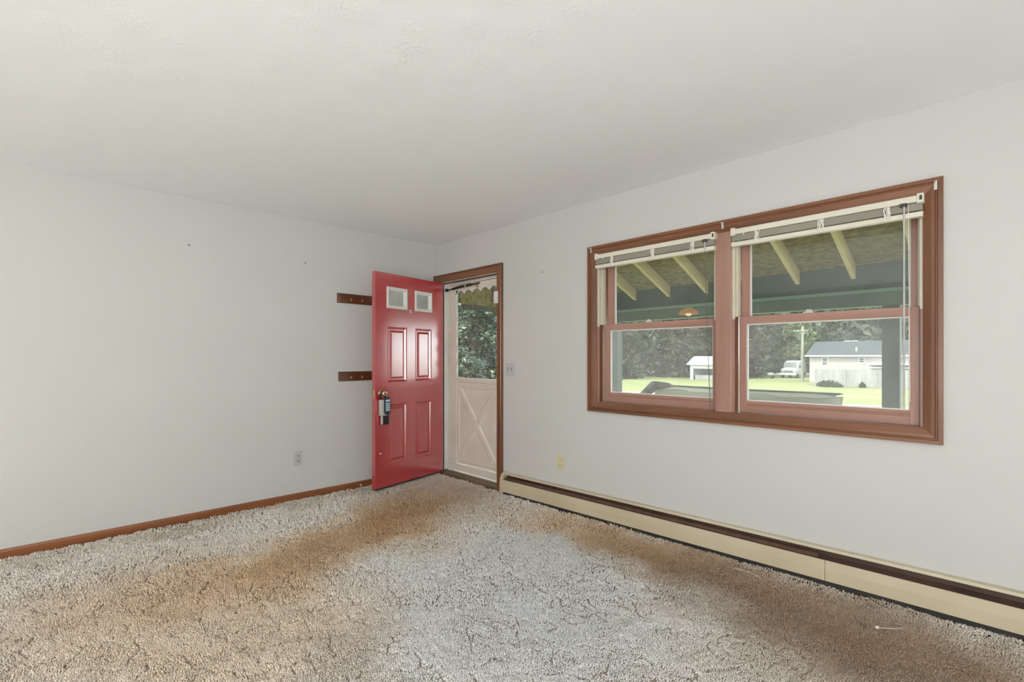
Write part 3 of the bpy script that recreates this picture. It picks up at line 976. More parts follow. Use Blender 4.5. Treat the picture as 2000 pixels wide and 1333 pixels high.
# ------------------------------------------------------------------ the wide wooden window (window_1)
WX0, WX1, WZ0, WZ1 = 2.126, 4.029, 0.897, 2.010
win = thing('window_1', 'wide double window of two stained wooden sash units in mitred casing', 'window', (3.08, 0, 0.82), kind='structure')
PROF = [(0.0, 0.0), (0.0, -0.009), (0.007, -0.012), (0.030, -0.020), (0.044, -0.021), (0.049, -0.017), (0.053, -0.017), (0.056, -0.025), (0.074, -0.025), (0.074, 0.0)]
for side, mk in (('top', 'wood_x'), ('bottom', 'wood_x'), ('left', 'wood_z'), ('right', 'wood_z')):
    bm_obj('casing_board', frame_board(PROF, side, WX0, WX1, WZ0, WZ1), M[mk], win)
bm_obj('mullion', boxbm(3.035, 3.133, -0.014, 0.140, WZ0 - 0.001, WZ1, bevel=0.002), M['sash_z'], win)
bm_obj('jamb', boxbm(2.1185, 2.126, 0.001, 0.158, 0.8895, 2.0175), M['wood_z'], win)
bm_obj('jamb', boxbm(4.029, 4.0365, 0.001, 0.158, 0.8895, 2.0175), M['wood_z'], win)
bm_obj('head_jamb', boxbm(2.126, 4.029, 0.001, 0.158, WZ1, 2.0175), M['wood_x'], win)
bm_obj('sill', boxbm(2.126, 4.029, 0.001, 0.158, 0.8895, WZ0), M['sash_x'], win)
SASHES = {
    'low_l': (2.152, 2.208, 2.992, 3.030, 0.899, 0.970, 1.440, 1.486, 0.050),
    'low_r': (3.157, 3.199, 3.974, 4.015, 0.899, 0.970, 1.440, 1.486, 0.050),
    'up_l': (2.162, 2.220, 2.985, 3.028, 1.436, 1.476, 1.955, 2.006, 0.092),
    'up_r': (3.154, 3.203, 3.974, 4.012, 1.436, 1.476, 1.955, 2.006, 0.092),
}
for key, (a0, a1, b0, b1, z0, z1, z2, z3, y) in SASHES.items():
    lower = key.startswith('low')
    s = bpy.data.objects.new('lower_sash' if lower else 'upper_sash', None)
    COL.objects.link(s)
    s.parent = win
    s.location = Vector(((a0 + b1) / 2, y, z0)) - Vector(win.location)
    y2 = y + 0.036
    bm_obj('stile', boxbm(a0, a1, y, y2, z0, z3, bevel=0.002), M['sash_z'], s)
    bm_obj('stile', boxbm(b0, b1, y, y2, z0, z3, bevel=0.002), M['sash_z'], s)
    if lower:
        bm_obj('bottom_rail', prismbm([(y, z0), (y, z0 + 0.040), (y + 0.006, z0 + 0.046), (y + 0.006, z0 + 0.050), (y + 0.001, z0 + 0.054), (y + 0.008, z1), (y2, z1), (y2, z0)], 'x', a1, b0), M['sash_x'], s)
    else:
        bm_obj('bottom_rail', boxbm(a1, b0, y, y2, z0, z1, bevel=0.002), M['sash_x'], s)
    bm_obj('top_rail', boxbm(a1, b0, y, y2, z2, z3, bevel=0.002), M['sash_x'], s)
    # white glazing bead as one ring
    bm = bmesh.new()
    rings = []
    for ins, yy in ((0.0, y + 0.010), (0.006, y + 0.010), (0.006, y + 0.022), (0.0, y + 0.022)):
        rings.append([bm.verts.new(c) for c in ((a1 + ins, yy, z1 + ins), (b0 - ins, yy, z1 + ins), (b0 - ins, yy, z2 - ins), (a1 + ins, yy, z2 - ins))])
    for p_, q_ in zip(rings, rings[1:] + rings[:1]):
        for k in range(4):
            bm.faces.new((p_[k], p_[(k + 1) % 4], q_[(k + 1) % 4], q_[k]))
    bm_obj('glazing_bead', bm, M['white'], s)
    bm_obj('pane', boxbm(a1 + 0.001, b0 - 0.001, y + 0.015, y + 0.019, z1 + 0.001, z2 - 0.001), M['glass_low' if lower else 'glass'], s)
    if lower:
        cx = 2.530 if key == 'low_l' else 3.529
        bm = bmesh.new()
        prism(bm, [(cx - 0.028, z3), (cx - 0.026, z3 + 0.006), (cx - 0.012, z3 + 0.010), (cx - 0.010, z3 + 0.020), (cx + 0.014, z3 + 0.020), (cx + 0.024, z3 + 0.010), (cx + 0.028, z3)], 'y', y + 0.006, y + 0.030)
        lt = bm_obj('sash_latch', bm, M['chrome'], s)
        lt['label'] = 'nickel sash latch'
# cream vinyl jamb liners above the lower sashes, brown below
for x0, sgn in ((2.126, 1), (3.133, 1), (3.035, -1), (4.029, -1)):
    for (ya, yb, xt, mk, z0, z1) in ((0.004, 0.020, 0.012, 'cream', 1.470, 2.008), (0.034, 0.048, 0.022, 'cream', 1.486, 2.008), (0.048, 0.088, 0.020, 'cream', 1.488, 2.008), (0.004, 0.022, 0.010, 'sash_z', 0.898, 1.470), (0.034, 0.049, 0.018, 'wood_z', 0.898, 1.486)):
        xa, xb = sorted((x0, x0 + sgn * xt))
        bm_obj('jamb_liner', boxbm(xa, xb, ya, yb, z0, z1), M[mk], win)

# ------------------------------------------------------------------ blinds, drawn up


def blind(name_lbl, x0, x1, wand_x, z_drop):
    b = thing('mini_blind', name_lbl, 'window blind', ((x0 + x1) / 2, -0.03, 1.90), group=None)
    bm_obj('head_rail', prismbm([(-0.046, 1.978), (-0.048, 1.982), (-0.048, 2.006), (-0.044, 2.010), (-0.012, 2.010), (-0.010, 2.006), (-0.010, 1.978)], 'x', x0 + 0.002, x1 - 0.002), M['blind'], b)
    for xa, xb in ((x0, x0 + 0.026), (x1 - 0.026, x1)):
        br = bm_obj('end_bracket', boxbm(xa, xb, -0.052, -0.006, 1.971, 2.0165, bevel=0.002), M['blind'], b)
        if xa > x0:
            bm_obj('bracket_slot', boxbm(xa + 0.010, xb - 0.006, -0.0535, -0.051, 1.984, 2.006), M['slot'], br)
    zt = 1.974
    for k in range(16):
        z = 1.9405 + k * 0.0021
        jit = random.uniform(-0.0015, 0.0015)
        bm = bmesh.new()
        prism(bm, [(-0.042 + jit, z), (-0.029 + jit, z + 0.003), (-0.016 + jit, z), (-0.016 + jit, z + 0.0012), (-0.029 + jit, z + 0.0043), (-0.042 + jit, z + 0.0012)], 'x', x0 + 0.006, x1 - 0.006)
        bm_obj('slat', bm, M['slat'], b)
    for k in range(0):
        z = 1.926 + k * 0.0028
        jit = random.uniform(-0.002, 0.002)
        bm = bmesh.new()
        prism(bm, [(-0.044 + jit, z), (-0.029 + jit, z + 0.003), (-0.015 + jit, z), (-0.015 + jit, z + 0.0016), (-0.029 + jit, z + 0.0046), (-0.044 + jit, z + 0.0016)], 'x', x0 + 0.005, x1 - 0.005)
        bm_obj('slat', bm, M['blind'], b)
    bm_obj('bottom_rail', prismbm([(-0.044, 1.906), (-0.047, 1.910), (-0.046, 1.930), (-0.030, 1.934), (-0.014, 1.931), (-0.013, 1.908), (-0.020, 1.905)], 'x', x0 + 0.004, x1 - 0.004), M['blind'], b)
    L = x1 - x0
    for f in (0.17, 0.53, 0.90):
        xx = x0 + f * L if f < 0.8 else x1 - 0.16 * L
        bm = bmesh.new()
        for q in range(9):
            px = xx + random.uniform(-0.012, 0.012)
            pts = [(px + random.uniform(-0.006, 0.006), -0.047 - random.uniform(0, 0.004), 1.976 - j * 0.012) for j in range(6)]
            tube(bm, pts, 0.0024, 5)
        bm_obj('ladder_cord', bm, M['thread'], b)
        bm_obj('cord_button', boxbm(xx - 0.006, xx + 0.006, -0.049, -0.045, 1.908, 1.918, bevel=0.001), M['thread'], b)
    xs_ = x0 + 0.075
    bm_obj('stop_tab', boxbm(xs_ - 0.004, xs_ + 0.004, -0.051, -0.047, 1.968, 1.996), M['blind'], b)
    bm_obj('tilter', boxbm(wand_x - 0.016, wand_x + 0.012, -0.054, -0.040, 1.962, 1.980, bevel=0.002), M['slot'], b)
    return b


bl = blind('cream mini blind drawn up to the top of the narrower left window unit', 2.140, 3.046, 2.985, 0)
bm_obj('tilt_wand', tubebm([(2.984, -0.050, 1.972), (2.984, -0.052, 1.900)], [0.004, 0.004], 6), M['clear_plastic'], bl)
bm_obj('lift_cord', tubebm([(2.986, -0.050, 1.905), (2.996, -0.046, 1.45), (3.012, -0.036, 0.935), (3.013, -0.034, 0.905)], [0.0022] * 4, 5), M['cord_dark'], bl)
br_ = blind('cream mini blind drawn up to the top of the right window unit', 3.142, 4.036, 3.962, 0)
bm_obj('tilt_wand', tubebm([(3.963, -0.050, 1.972), (3.963, -0.050, 1.5), (3.962, -0.048, 0.985)], [0.0042, 0.0045, 0.0045], 6), M['clear_plastic'], br_)
bm_obj('lift_cord', tubebm([(3.978, -0.046, 1.970), (3.982, -0.044, 1.5), (3.984, -0.040, 1.02)], [0.0016] * 3, 5), M['thread'], br_)

# small curtain hooks left on the window casing
for (hx_, hz_, lbl) in ((2.088, 2.055, 'small metal curtain hook at the top left corner of the window casing'), (3.085, 2.051, 'small metal curtain hook above the window mullion'), (4.076, 2.046, 'small metal curtain hook at the top right corner of the window casing')):
    hk = thing('curtain_hook', lbl, 'hook', (hx_, -0.022, hz_))
    bm_obj('plate', boxbm(hx_ - 0.007, hx_ + 0.007, -0.027, -0.021, hz_ - 0.022, hz_ + 0.022, bevel=0.002), M['chrome'], hk)
    bm_obj('hook_arm', tubebm([(hx_, -0.026, hz_ + 0.012), (hx_, -0.042, hz_ + 0.008), (hx_, -0.046, hz_ + 0.018)], [0.0035] * 3, 6), M['chrome'], hk)

# ------------------------------------------------------------------ baseboard heater
HX0, HXJ, HX1 = 1.105, 3.636, 6.2
ht = thing('baseboard_heater', 'long almond baseboard heater along the window wall', 'heater', (HX0, 0, 0.02))
TILT = math.atan(0.0105)
HPZ = 0.020


def hz(bm):
    for v in bm.verts:
        v.co.z += (v.co.x - HX0) * 0.0105
    return bm


def hsec(pts, a, b):
    return hz(prismbm([(p[0], p[1] + HPZ) for p in pts], 'x', a, b))


bm_obj('back_plate', hsec([(0.0, 0.0), (-0.006, 0.0), (-0.006, 0.150), (-0.010, 0.162), (-0.030, 0.160), (-0.036, 0.152), (-0.038, 0.154), (-0.032, 0.166), (-0.010, 0.169), (0.0, 0.166)], HX0 + 0.018, HX1), M['heater'], ht)
for (a, b) in ((HX0 + 0.030, HXJ), (HXJ + 0.002, HX1)):
    bm_obj('front_panel', hsec([(-0.066, 0.004), (-0.066, 0.062), (-0.062, 0.106), (-0.056, 0.110), (-0.054, 0.106), (-0.058, 0.062), (-0.058, 0.004)], a, b), M['heater'], ht)
bm_obj('joint_cover', hsec([(-0.0675, 0.010), (-0.0675, 0.062), (-0.0635, 0.109), (-0.060, 0.109), (-0.064, 0.062), (-0.064, 0.010)], 3.585, HXJ), M['heater'], ht)
bm_obj('inner_trough', hsec([(-0.050, -0.075), (-0.050, 0.088), (-0.008, 0.120), (-0.006, 0.148), (-0.0065, -0.075)], HX0 + 0.030, HX1), M['heater_in'], ht)
bm_obj('damper', hsec([(-0.052, 0.116), (-0.030, 0.130), (-0.028, 0.127), (-0.050, 0.111)], HX0 + 0.035, 3.600), M['heater_fin'], ht)
bm_obj('gap_shade_strip', hsec([(-0.053, -0.095), (-0.053, 0.014), (-0.051, 0.014), (-0.051, -0.095)], HX0 + 0.030, HX1), M['dark_gap'], ht)  # dark strip standing in for the shade in the gap below the heater
cap = [(0.0, -0.014), (-0.068, -0.014), (-0.070, 0.060), (-0.066, 0.112), (-0.058, 0.138), (-0.044, 0.158), (-0.026, 0.170), (-0.008, 0.174), (0.0, 0.172)]
bm_obj('end_cap', hsec(cap, HX0, HX0 + 0.032), M['heater'], ht)
for q in range(3):
    bm_obj('support_bracket', hsec([(-0.052, 0.085), (-0.052, 0.104), (-0.012, 0.150), (-0.008, 0.120)], 1.7 + q * 0.9, 1.706 + q * 0.9), M['heater_in'], ht)

# ------------------------------------------------------------------ wall plates
o1 = thing('wall_outlet', 'white electrical outlet low on the left wall', 'outlet', (0, -1.441, 0.357))
bm_obj('cover_plate', boxbm(0.0, 0.005, -1.476, -1.406, 0.296, 0.418, bevel=0.002), M['plate_white'], o1)
for zc in (0.335, 0.379):
    r_ = bm_obj('receptacle', boxbm(0.004, 0.007, -1.458, -1.424, zc - 0.014, zc + 0.014, bevel=0.002), M['plate_white'], o1)
    bm = bmesh.new()
    bm_obj('slot', boxbm(0.0068, 0.0076, -1.450, -1.446, zc - 0.004, zc + 0.007), M['slot'], r_)
    bm_obj('slot', boxbm(0.0068, 0.0076, -1.437, -1.432, zc - 0.010, zc + 0.007), M['slot'], r_)
    bm.free()
o2 = thing('wall_outlet', 'ivory electrical outlet on the window wall above the heater', 'outlet', (1.767, 0, 0.378))
bm_obj('cover_plate', boxbm(1.732, 1.802, -0.006, 0.0, 0.316, 0.438, bevel=0.002), M['ivory'], o2)
for zc in (0.356, 0.399):
    r_ = bm_obj('receptacle', boxbm(1.750, 1.784, -0.009, -0.005, zc - 0.014, zc + 0.014, bevel=0.002), M['ivory'], o2)
    bm_obj('slot', boxbm(1.758, 1.761, -0.0096, -0.0088, zc - 0.003, zc + 0.007), M['slot'], r_)
    bm_obj('slot', boxbm(1.772, 1.775, -0.0096, -0.0088, zc - 0.003, zc + 0.007), M['slot'], r_)
sw = thing('light_switch', 'white double light switch plate right of the storm door casing', 'light switch', (1.170, 0, 1.125))
bm_obj('cover_plate', boxbm(1.113, 1.227, -0.006, 0.0, 1.066, 1.184, bevel=0.002), M['plate_white'], sw)
for xc in (1.147, 1.193):
    bm_obj('toggle_slot', boxbm(xc - 0.005, xc + 0.005, -0.0066, -0.0055, 1.110, 1.140), M['slot'], sw)
    bm_obj('toggle', boxbm(xc - 0.004, xc + 0.004, -0.016, -0.006, 1.113, 1.126, bevel=0.001), M['plate_white'], sw)

# ------------------------------------------------------------------ coat boards on the left wall
for (z0, z1, y0, lbl) in ((1.741, 1.831, -1.090, 'dark stained wooden coat board, the upper of two behind the red door'), (1.015, 1.103, -1.078, 'dark stained wooden coat board, the lower of two behind the red door')):
    cb = thing('coat_rack', lbl, 'coat rack', (0, -0.75, z0))
    bm = bmesh.new()
    prism(bm, [(y0, z0), (y0, z1), (-0.30, z1), (-0.30, z0)], 'x', 0.0, 0.012)
    bm2 = bmesh.new()
    A = [bm2.verts.new((0.0, yy, zz)) for yy, zz in ((y0, z0), (-0.30, z0), (-0.30, z1), (y0, z1))]
    B = [bm2.verts.new((0.012, yy, zz)) for yy, zz in ((y0, z0), (-0.30, z0), (-0.30, z1), (y0, z1))]
    Cc = [bm2.verts.new((0.019, yy, zz)) for yy, zz in ((y0 + 0.022, z0 + 0.006), (-0.306, z0 + 0.006), (-0.306, z1 - 0.006), (y0 + 0.022, z1 - 0.006))]
    for P_, Q_ in ((A, B), (B, Cc)):
        for k in range(4):
            bm2.faces.new((P_[k], P_[(k + 1) % 4], Q_[(k + 1) % 4], Q_[k]))
    bm2.faces.new(Cc)
    bm2.faces.new(A[::-1])
    bm.free()
    bm_obj('board', bm2, M['dark_wood'], cb)
    for yh in (-0.965, -0.855, -0.700, -0.545, -0.400):
        zc = (z0 + z1) / 2 - 0.012
        bm = bmesh.new()
        tube(bm, [(0.018, yh, zc + 0.014), (0.024, yh, zc + 0.012), (0.030, yh, zc - 0.006), (0.040, yh, zc - 0.010), (0.046, yh, zc + 0.004)], 0.0036, 6)
        bm_obj('coat_hook', bm, M['brass'], cb)
# nails and screw holes left in the walls
for (yy, zz, lbl) in ((-2.242, 2.084, 'small dark nail high on the left wall, the farther from the red door'), (-1.378, 2.068, 'small dark nail on the left wall above the coat boards')):
    bm = bmesh.new()
    lathe(bm, [(0.0, 0.0035), (0.006, 0.0035), (0.0065, 0.006), (0.009, 0.005)], (0, yy, zz), (1, 0, 0), 8)
    tag(bm_obj('nail', bm, M['dark_bronze']), lbl, 'nail', 'nails left in the walls')
bm = bmesh.new()
lathe(bm, [(0.0, 0.003), (0.005, 0.003), (0.0055, 0.005), (0.007, 0.004)], (1.568, 0, 1.958), (0, -1, 0), 8)
tag(bm_obj('nail', bm, M['dark_bronze']), 'small dark nail on the window wall between door casing and window', 'nail', 'nails left in the walls')
# spring door stop on the baseboard
ds = thing('door_stop', 'small metal door stop screwed to the baseboard by the red door', 'door stop', (0.013, -0.885, 0.030))
bm_obj('spring', tubebm([(0.013, -0.885, 0.032), (0.055, -0.885, 0.034)], [0.005, 0.005], 8), M['brass'], ds)
bm_obj('tip', tubebm([(0.055, -0.885, 0.034), (0.067, -0.885, 0.034)], [0.008, 0.008], 8), M['plate_white'], ds)
# loose cord end lying on the carpet
bm = bmesh.new()
cpts = [(3.905, -0.345), (3.930, -0.325), (3.955, -0.305), (3.975, -0.280), (3.985, -0.255), (3.972, -0.240), (3.955, -0.245)]
tube(bm, [(a, b, 0.018) for a, b in cpts], [0.0022] * 7, 6)
st = tag(bm_obj('cord', bm, M['old_cord'], smooth=True), 'short loose white cord end lying on the carpet near the heater', 'cord')
bm = bmesh.new()
lathe(bm, [(0, 0.004), (0.006, 0.0075), (0.014, 0.0065), (0.018, 0.003)], (3.910, -0.341, 0.019), (-0.8, -0.6, 0), 10)
bm_obj('cord_tip', bm, M['blind'], st, smooth=True)

bm = bmesh.new()
tube(bm, [(3.215, -0.215, 0.030), (3.255, -0.200, 0.030), (3.300, -0.198, 0.031), (3.345, -0.212, 0.030), (3.375, -0.232, 0.028)], [0.0022] * 5, 6)
tag(bm_obj('cord', bm, M['old_cord'], smooth=True), 'faint stray cord lying close against the middle of the heater', 'cord')

# ------------------------------------------------------------------ pendant lamp behind the camera (mirrored in the window)
LP = (0.56, -4.58, 1.99)
pl = thing('pendant_lamp', 'lit pendant lamp with amber glass dome hanging from the ceiling', 'lamp', (LP[0], LP[1], H))
bm_obj('cord', tubebm([(LP[0], LP[1], H), (LP[0], LP[1], LP[2] + 0.10)], [0.004, 0.004], 6), M['dark_bronze'], pl)
bm = bmesh.new()
lathe(bm, [(0.10, 0.03), (0.09, 0.05), (0.05, 0.12), (0.0, 0.16), (-0.02, 0.165), (-0.018, 0.155), (0.0, 0.15), (0.05, 0.11), (0.085, 0.045), (0.09, 0.02)], LP, (0, 0, 1), 24)
M['amber'] = emit('amber_lamp_glass', (1.0, 0.42, 0.12, 1), 3.2)
bm_obj('lamp_shade', bm, M['amber'], pl, smooth=True)
bm = bmesh.new()
bmesh.ops.create_icosphere(bm, subdivisions=2, radius=0.055, matrix=Matrix.Translation(LP))
M['bulb'] = emit('lit_bulb', (1.0, 0.72, 0.40, 1), 14.0)
bm_obj('bulb', bm, M['bulb'], pl, smooth=True)

# ------------------------------------------------------------------ unseen openings added behind the camera for the fill lamps
w2 = thing('window_2', 'unseen white side window frame added behind the camera', 'window', (XR, -5.3, 0.8), kind='structure')
for (ya, yb, za, zb) in ((-6.3, -4.3, 0.8, 0.85), (-6.3, -4.3, 2.05, 2.1), (-6.3, -6.25, 0.85, 2.05), (-4.35, -4.3, 0.85, 2.05)):
    bm_obj('frame_rail', boxbm(XR + 0.02, XR + 0.07, ya, yb, za, zb), M['white'], w2)
d3 = thing('door_3', 'unseen white patio door frame added behind the camera', 'door', (5.1, YB, 0.06), kind='structure')
for (xa, xb, za, zb) in ((3.8, 6.4, 0.06, 0.12), (3.8, 6.4, 2.06, 2.12), (3.8, 3.86, 0.12, 2.06), (6.34, 6.4, 0.12, 2.06)):
    bm_obj('frame_rail', boxbm(xa, xb, YB - 0.07, YB - 0.02, za, zb), M['white'], d3)

c1 = thing('sky_blocking_curtain', 'opaque white curtain added to shut sky light out of the patio opening', 'curtain', (5.1, YB, 0.05))  # opaque sheet added to block the sky behind the fill lamps
pts = [(3.75 + 0.0205 * k, YB + 0.035 + 0.018 * math.sin(k * 0.9)) for k in range(130)]
bm_obj('cloth', prismbm(pts + [(a, b + 0.004) for a, b in pts[::-1]], 'z', 0.03, 2.2), M['white'], c1, smooth=False)
bm_obj('curtain_rod', tubebm([(3.65, YB + 0.035, 2.21), (6.55, YB + 0.035, 2.21)], [0.012, 0.012], 8), M['chrome'], c1)
c2 = thing('sky_blocking_curtain', 'opaque white curtain added to shut sky light out of the side opening', 'curtain', (XR, -5.3, 0.7))  # same added blocker over the side opening
pts = [(XR - 0.035 + 0.018 * math.sin(k * 0.9), -6.36 + 0.0185 * k) for k in range(116)]
bm_obj('cloth', prismbm(pts + [(a - 0.004, b) for a, b in pts[::-1]], 'z', 0.72, 2.18), M['white'], c2, smooth=False)
bm_obj('curtain_rod', tubebm([(XR - 0.035, -6.45, 2.19), (XR - 0.035, -4.15, 2.19)], [0.012, 0.012], 8), M['chrome'], c2)

# ================================================================== OUTDOORS
G = -1.45
bm = bmesh.new()
bmesh.ops.create_grid(bm, x_segments=60, y_segments=60, size=170)
for v in bm.verts:
    v.co.z = G
    v.co.y += 60
tag(bm_obj('ground', bm, M['grass']), 'bright mown lawn beyond the porch', 'lawn', kind='structure')
# front yard drive: pale concrete strip
tag(bm_obj('driveway', boxbm(-60, 40, 19.0, 29.7, G, G + 0.04), M['concrete']), 'pale concrete drive crossing the lawn', 'driveway', kind='structure')
tag(bm_obj('reflector_apron', boxbm(5.5, 45, 4.2, 19.0, G, G + 0.04), M['apron']), 'unseen pale apron added right of the porch to reflect in the red door', 'driveway', kind='structure')  # bright slab out of view, added to feed the red door's gloss
tag(bm_obj('road', boxbm(-120, -12.5, 79.0, 92.0, G, G + 0.05), M['concrete']), 'pale road behind the trees', 'road', kind='structure')

# ------------------------------------------------------------------ porch
PF = -0.15
PX0, PX1, PY = 0.20, 9.2, 2.95
tag(bm_obj('porch_floor', boxbm(PX0, PX1, EXT, PY + 0.1, G, PF), M['concrete']), 'concrete porch slab outside the door', 'porch floor', kind='structure')
S_ = 0.387


def roof_z(y):
    return 2.02 + S_ * (2.81 - y)


bm = bmesh.new()
prism(bm, [(EXT, roof_z(EXT) + 0.14), (3.4, roof_z(3.4) + 0.14), (3.4, roof_z(3.4) + 0.16), (EXT, roof_z(EXT) + 0.16)], 'x', PX0 - 0.3, PX1)
pr = thing('porch_roof', 'shed porch roof of OSB sheathing on bare lumber rafters', 'porch roof', (3, 1.5, 2.5), kind='structure')
bm_obj('sheathing', bm, M['osb'], pr)
bm_obj('roofing', prismbm([(EXT, roof_z(EXT) + 0.161), (3.45, roof_z(3.45) + 0.161), (3.45, roof_z(3.45) + 0.175), (EXT, roof_z(EXT) + 0.175)], 'x', PX0 - 0.35, PX1 + 0.05), M['shingle'], pr)
x = 0.255
while x < 9.0:
    bm_obj('rafter', prismbm([(EXT + 0.01, roof_z(EXT)), (2.80, roof_z(2.80)), (2.80, roof_z(2.80) + 0.139), (EXT + 0.01, roof_z(EXT) + 0.139)], 'x', x - 0.019, x + 0.019), M['lumber'], pr)
    x += 0.4975
tag(bm_obj('ledger', boxbm(PX0, PX1, EXT, EXT + 0.04, 3.0, 3.18), M['lumber']), 'lumber ledger where the rafters meet the house', 'ledger', kind='structure')
pb = thing('porch_beam', 'dark green painted porch beam carried on the posts', 'beam', (3, 2.88, 1.73))
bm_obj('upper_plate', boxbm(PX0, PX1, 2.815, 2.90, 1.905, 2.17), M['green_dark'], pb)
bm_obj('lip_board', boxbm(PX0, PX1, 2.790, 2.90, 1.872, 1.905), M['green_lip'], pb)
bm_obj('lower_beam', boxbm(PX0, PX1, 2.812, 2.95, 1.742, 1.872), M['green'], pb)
for i, (px_, lbl) in enumerate(((0.38, 'dark green square porch post at the left corner of the porch'), (3.535, 'dark green square porch post seen through the right window unit'), (6.65, 'dark green square porch post farther along the porch'))):
    po = thing('porch_post', lbl, 'post', (px_, 2.88, PF), group='posts of the porch')
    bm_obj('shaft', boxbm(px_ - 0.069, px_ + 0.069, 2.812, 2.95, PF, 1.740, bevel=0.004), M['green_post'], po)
    bm_obj('base_trim', boxbm(px_ - 0.085, px_ + 0.085, 2.796, 2.966, PF, PF + 0.10, bevel=0.004), M['green_post'], po)
# left gable end of the porch: end beam, OSB infill with a batten
ge = thing('porch_gable', 'olive OSB infill over a dark beam at the left end of the porch', 'gable end', (0.25, 1.5, 1.73), kind='structure')
bm_obj('end_beam', boxbm(0.27, 0.31, EXT + 0.001, 2.811, 1.745, 1.80), M['tarp_dark'], ge)
bm_obj('lower_board', boxbm(0.250, 0.288, EXT + 0.001, 2.811, 1.80, 1.86), M['osb'], ge)
bm_obj('infill', prismbm([(EXT + 0.001, 1.86), (2.81, 1.86), (2.81, roof_z(2.81) + 0.139), (EXT + 0.001, roof_z(EXT) + 0.139)], 'x', 0.235, 0.255), M['osb'], ge)
bm_obj('batten', boxbm(0.2555, 0.268, 0.60, 0.62, 1.86, 2.6), M['tarp_dark'], ge)
# exterior siding of our own house is the outer face of wall_front

# old tarp-covered bench on the porch
tb = thing('porch_bench', 'long porch bench with dark weathered frame under a grey green tarp', 'bench', (2.18, 2.3, PF))
bm = bmesh.new()
A = [(1.16, 0.935), (1.36, 0.918), (1.40, 0.892), (2.30, 0.884), (3.18, 0.884), (3.20, 0.872), (3.12, 0.856), (2.95, 0.868), (2.2, 0.862), (1.42, 0.872), (1.30, 0.84), (1.16, 0.80)]
prism(bm, [(p[0], p[1]) for p in A], 'y', 2.56, 2.60)
bm_obj('back_rail', bm, M['tarp_dark'], tb)
bm_obj('back_board', boxbm(1.22, 3.14, 2.575, 2.595, 0.40, 0.866), M['tarp'], tb)
bm = bmesh.new()
ux = np.linspace(1.20, 3.20, 46)
vy = np.linspace(1.95, 2.57, 18)
grid = [[None] * len(vy) for _ in ux]
for i, xx in enumerate(ux):
    for j, yy in enumerate(vy):
        f = (yy - 1.95) / 0.62
        z = 0.70 + 0.16 * max(0, (f - 0.72) / 0.28) ** 1.5 - 0.03 * f
        z += 0.012 * math.sin(xx * 7 + yy * 9) + 0.008 * math.sin(xx * 19 - yy * 13)
        if f < 0.08:
            z -= 0.25
        grid[i][j] = bm.verts.new((xx, yy, z))
for i in range(len(ux) - 1):
    for j in range(len(vy) - 1):
        bm.faces.new((grid[i][j], grid[i + 1][j], grid[i + 1][j + 1], grid[i][j + 1]))
ext = bmesh.ops.solidify(bm, geom=bm.faces[:], thickness=0.006)
bm_obj('tarp', bm, M['tarp'], tb, smooth=True)
bm_obj('end_arm', prismbm([(1.95, 0.66), (2.57, 0.80), (2.57, 0.93), (2.30, 0.80), (1.95, 0.745)], 'x', 1.13, 1.19), M['tarp_dark'], tb)
bm_obj('end_arm', prismbm([(1.95, 0.60), (2.57, 0.70), (2.57, 0.76), (1.95, 0.70)], 'x', 3.205, 3.255), M['tarp_dark'], tb)
for (lx, ly) in ((1.18, 2.0), (1.18, 2.54), (3.2, 2.0), (3.2, 2.54)):
    bm_obj('leg', boxbm(lx - 0.03, lx + 0.03, ly - 0.03, ly + 0.03, PF, 0.62), M['tarp_dark'], tb)
bm_obj('seat_frame', boxbm(1.19, 3.2, 1.98, 2.56, 0.38, 0.44), M['tarp_dark'], tb)

# ------------------------------------------------------------------ trees


def leaf_quads(c, size, flat=0.0):
    """numpy: a randomly turned, slightly bent leaf spray (two triangles) at each centre"""
    n = len(c)
    u = rng.normal(size=(n, 3))
    u[:, 2] *= (1 - flat)
    u /= np.linalg.norm(u, axis=1)[:, None]
    w = rng.normal(size=(n, 3))
    w[:, 2] *= (1 - flat)
    w -= u * (u * w).sum(1)[:, None]
    w /= np.linalg.norm(w, axis=1)[:, None]
    s = size * (0.6 + 0.8 * rng.random((n, 1)))
    nn = np.cross(u, w)
    v = np.stack([c - u * s, c - w * s * 0.45 + nn * s * 0.12, c + u * s, c + w * s * 0.45 + nn * s * 0.12], 1)
    return v.reshape(-1, 3), np.arange(4 * n).reshape(n, 4)


def spruce(loc, h, r, nb, label, group, size=0.16, mk='spruce', density=26, z_from=0.04):
    t = thing('spruce_tree', label, 'tree', loc, group=group)
    bm_obj('trunk', tubebm([(0, 0, 0), (0, 0, h * 0.5), (0, 0, h * 0.97)], [0.024 * h, 0.014 * h, 0.02], 8), M['bark'], t, off=(0, 0, 0))
    C = []
    for k in range(nb):
        f = z_from + (1 - z_from) * (k / nb) ** 1.0
        z = h * f
        L = r * (1 - f) ** 0.85 * random.uniform(0.75, 1.1) + 0.15
        a = k * 2.399 + random.uniform(-0.3, 0.3)
        m = max(6, int(density * L / r * 1.3))
        s = rng.random(m) ** 0.7
        side = rng.normal(0, 0.10, m) * L * (1.05 - s)
        zz = z - 0.38 * L * s ** 1.3 + 0.22 * L * s ** 3 + rng.normal(0, 0.05, m) * L * 0.5
        rr = s * L
        C.append(np.stack([rr * math.cos(a) - side * math.sin(a), rr * math.sin(a) + side * math.cos(a), zz], 1))
    C = np.concatenate(C)
    C = C[C[:, 2] > 0.1]
    v, f = leaf_quads(C, size, flat=0.45)
    np_obj('foliage', v, f, M[mk], parent=t, smooth=False, kind='stuff')
    return t


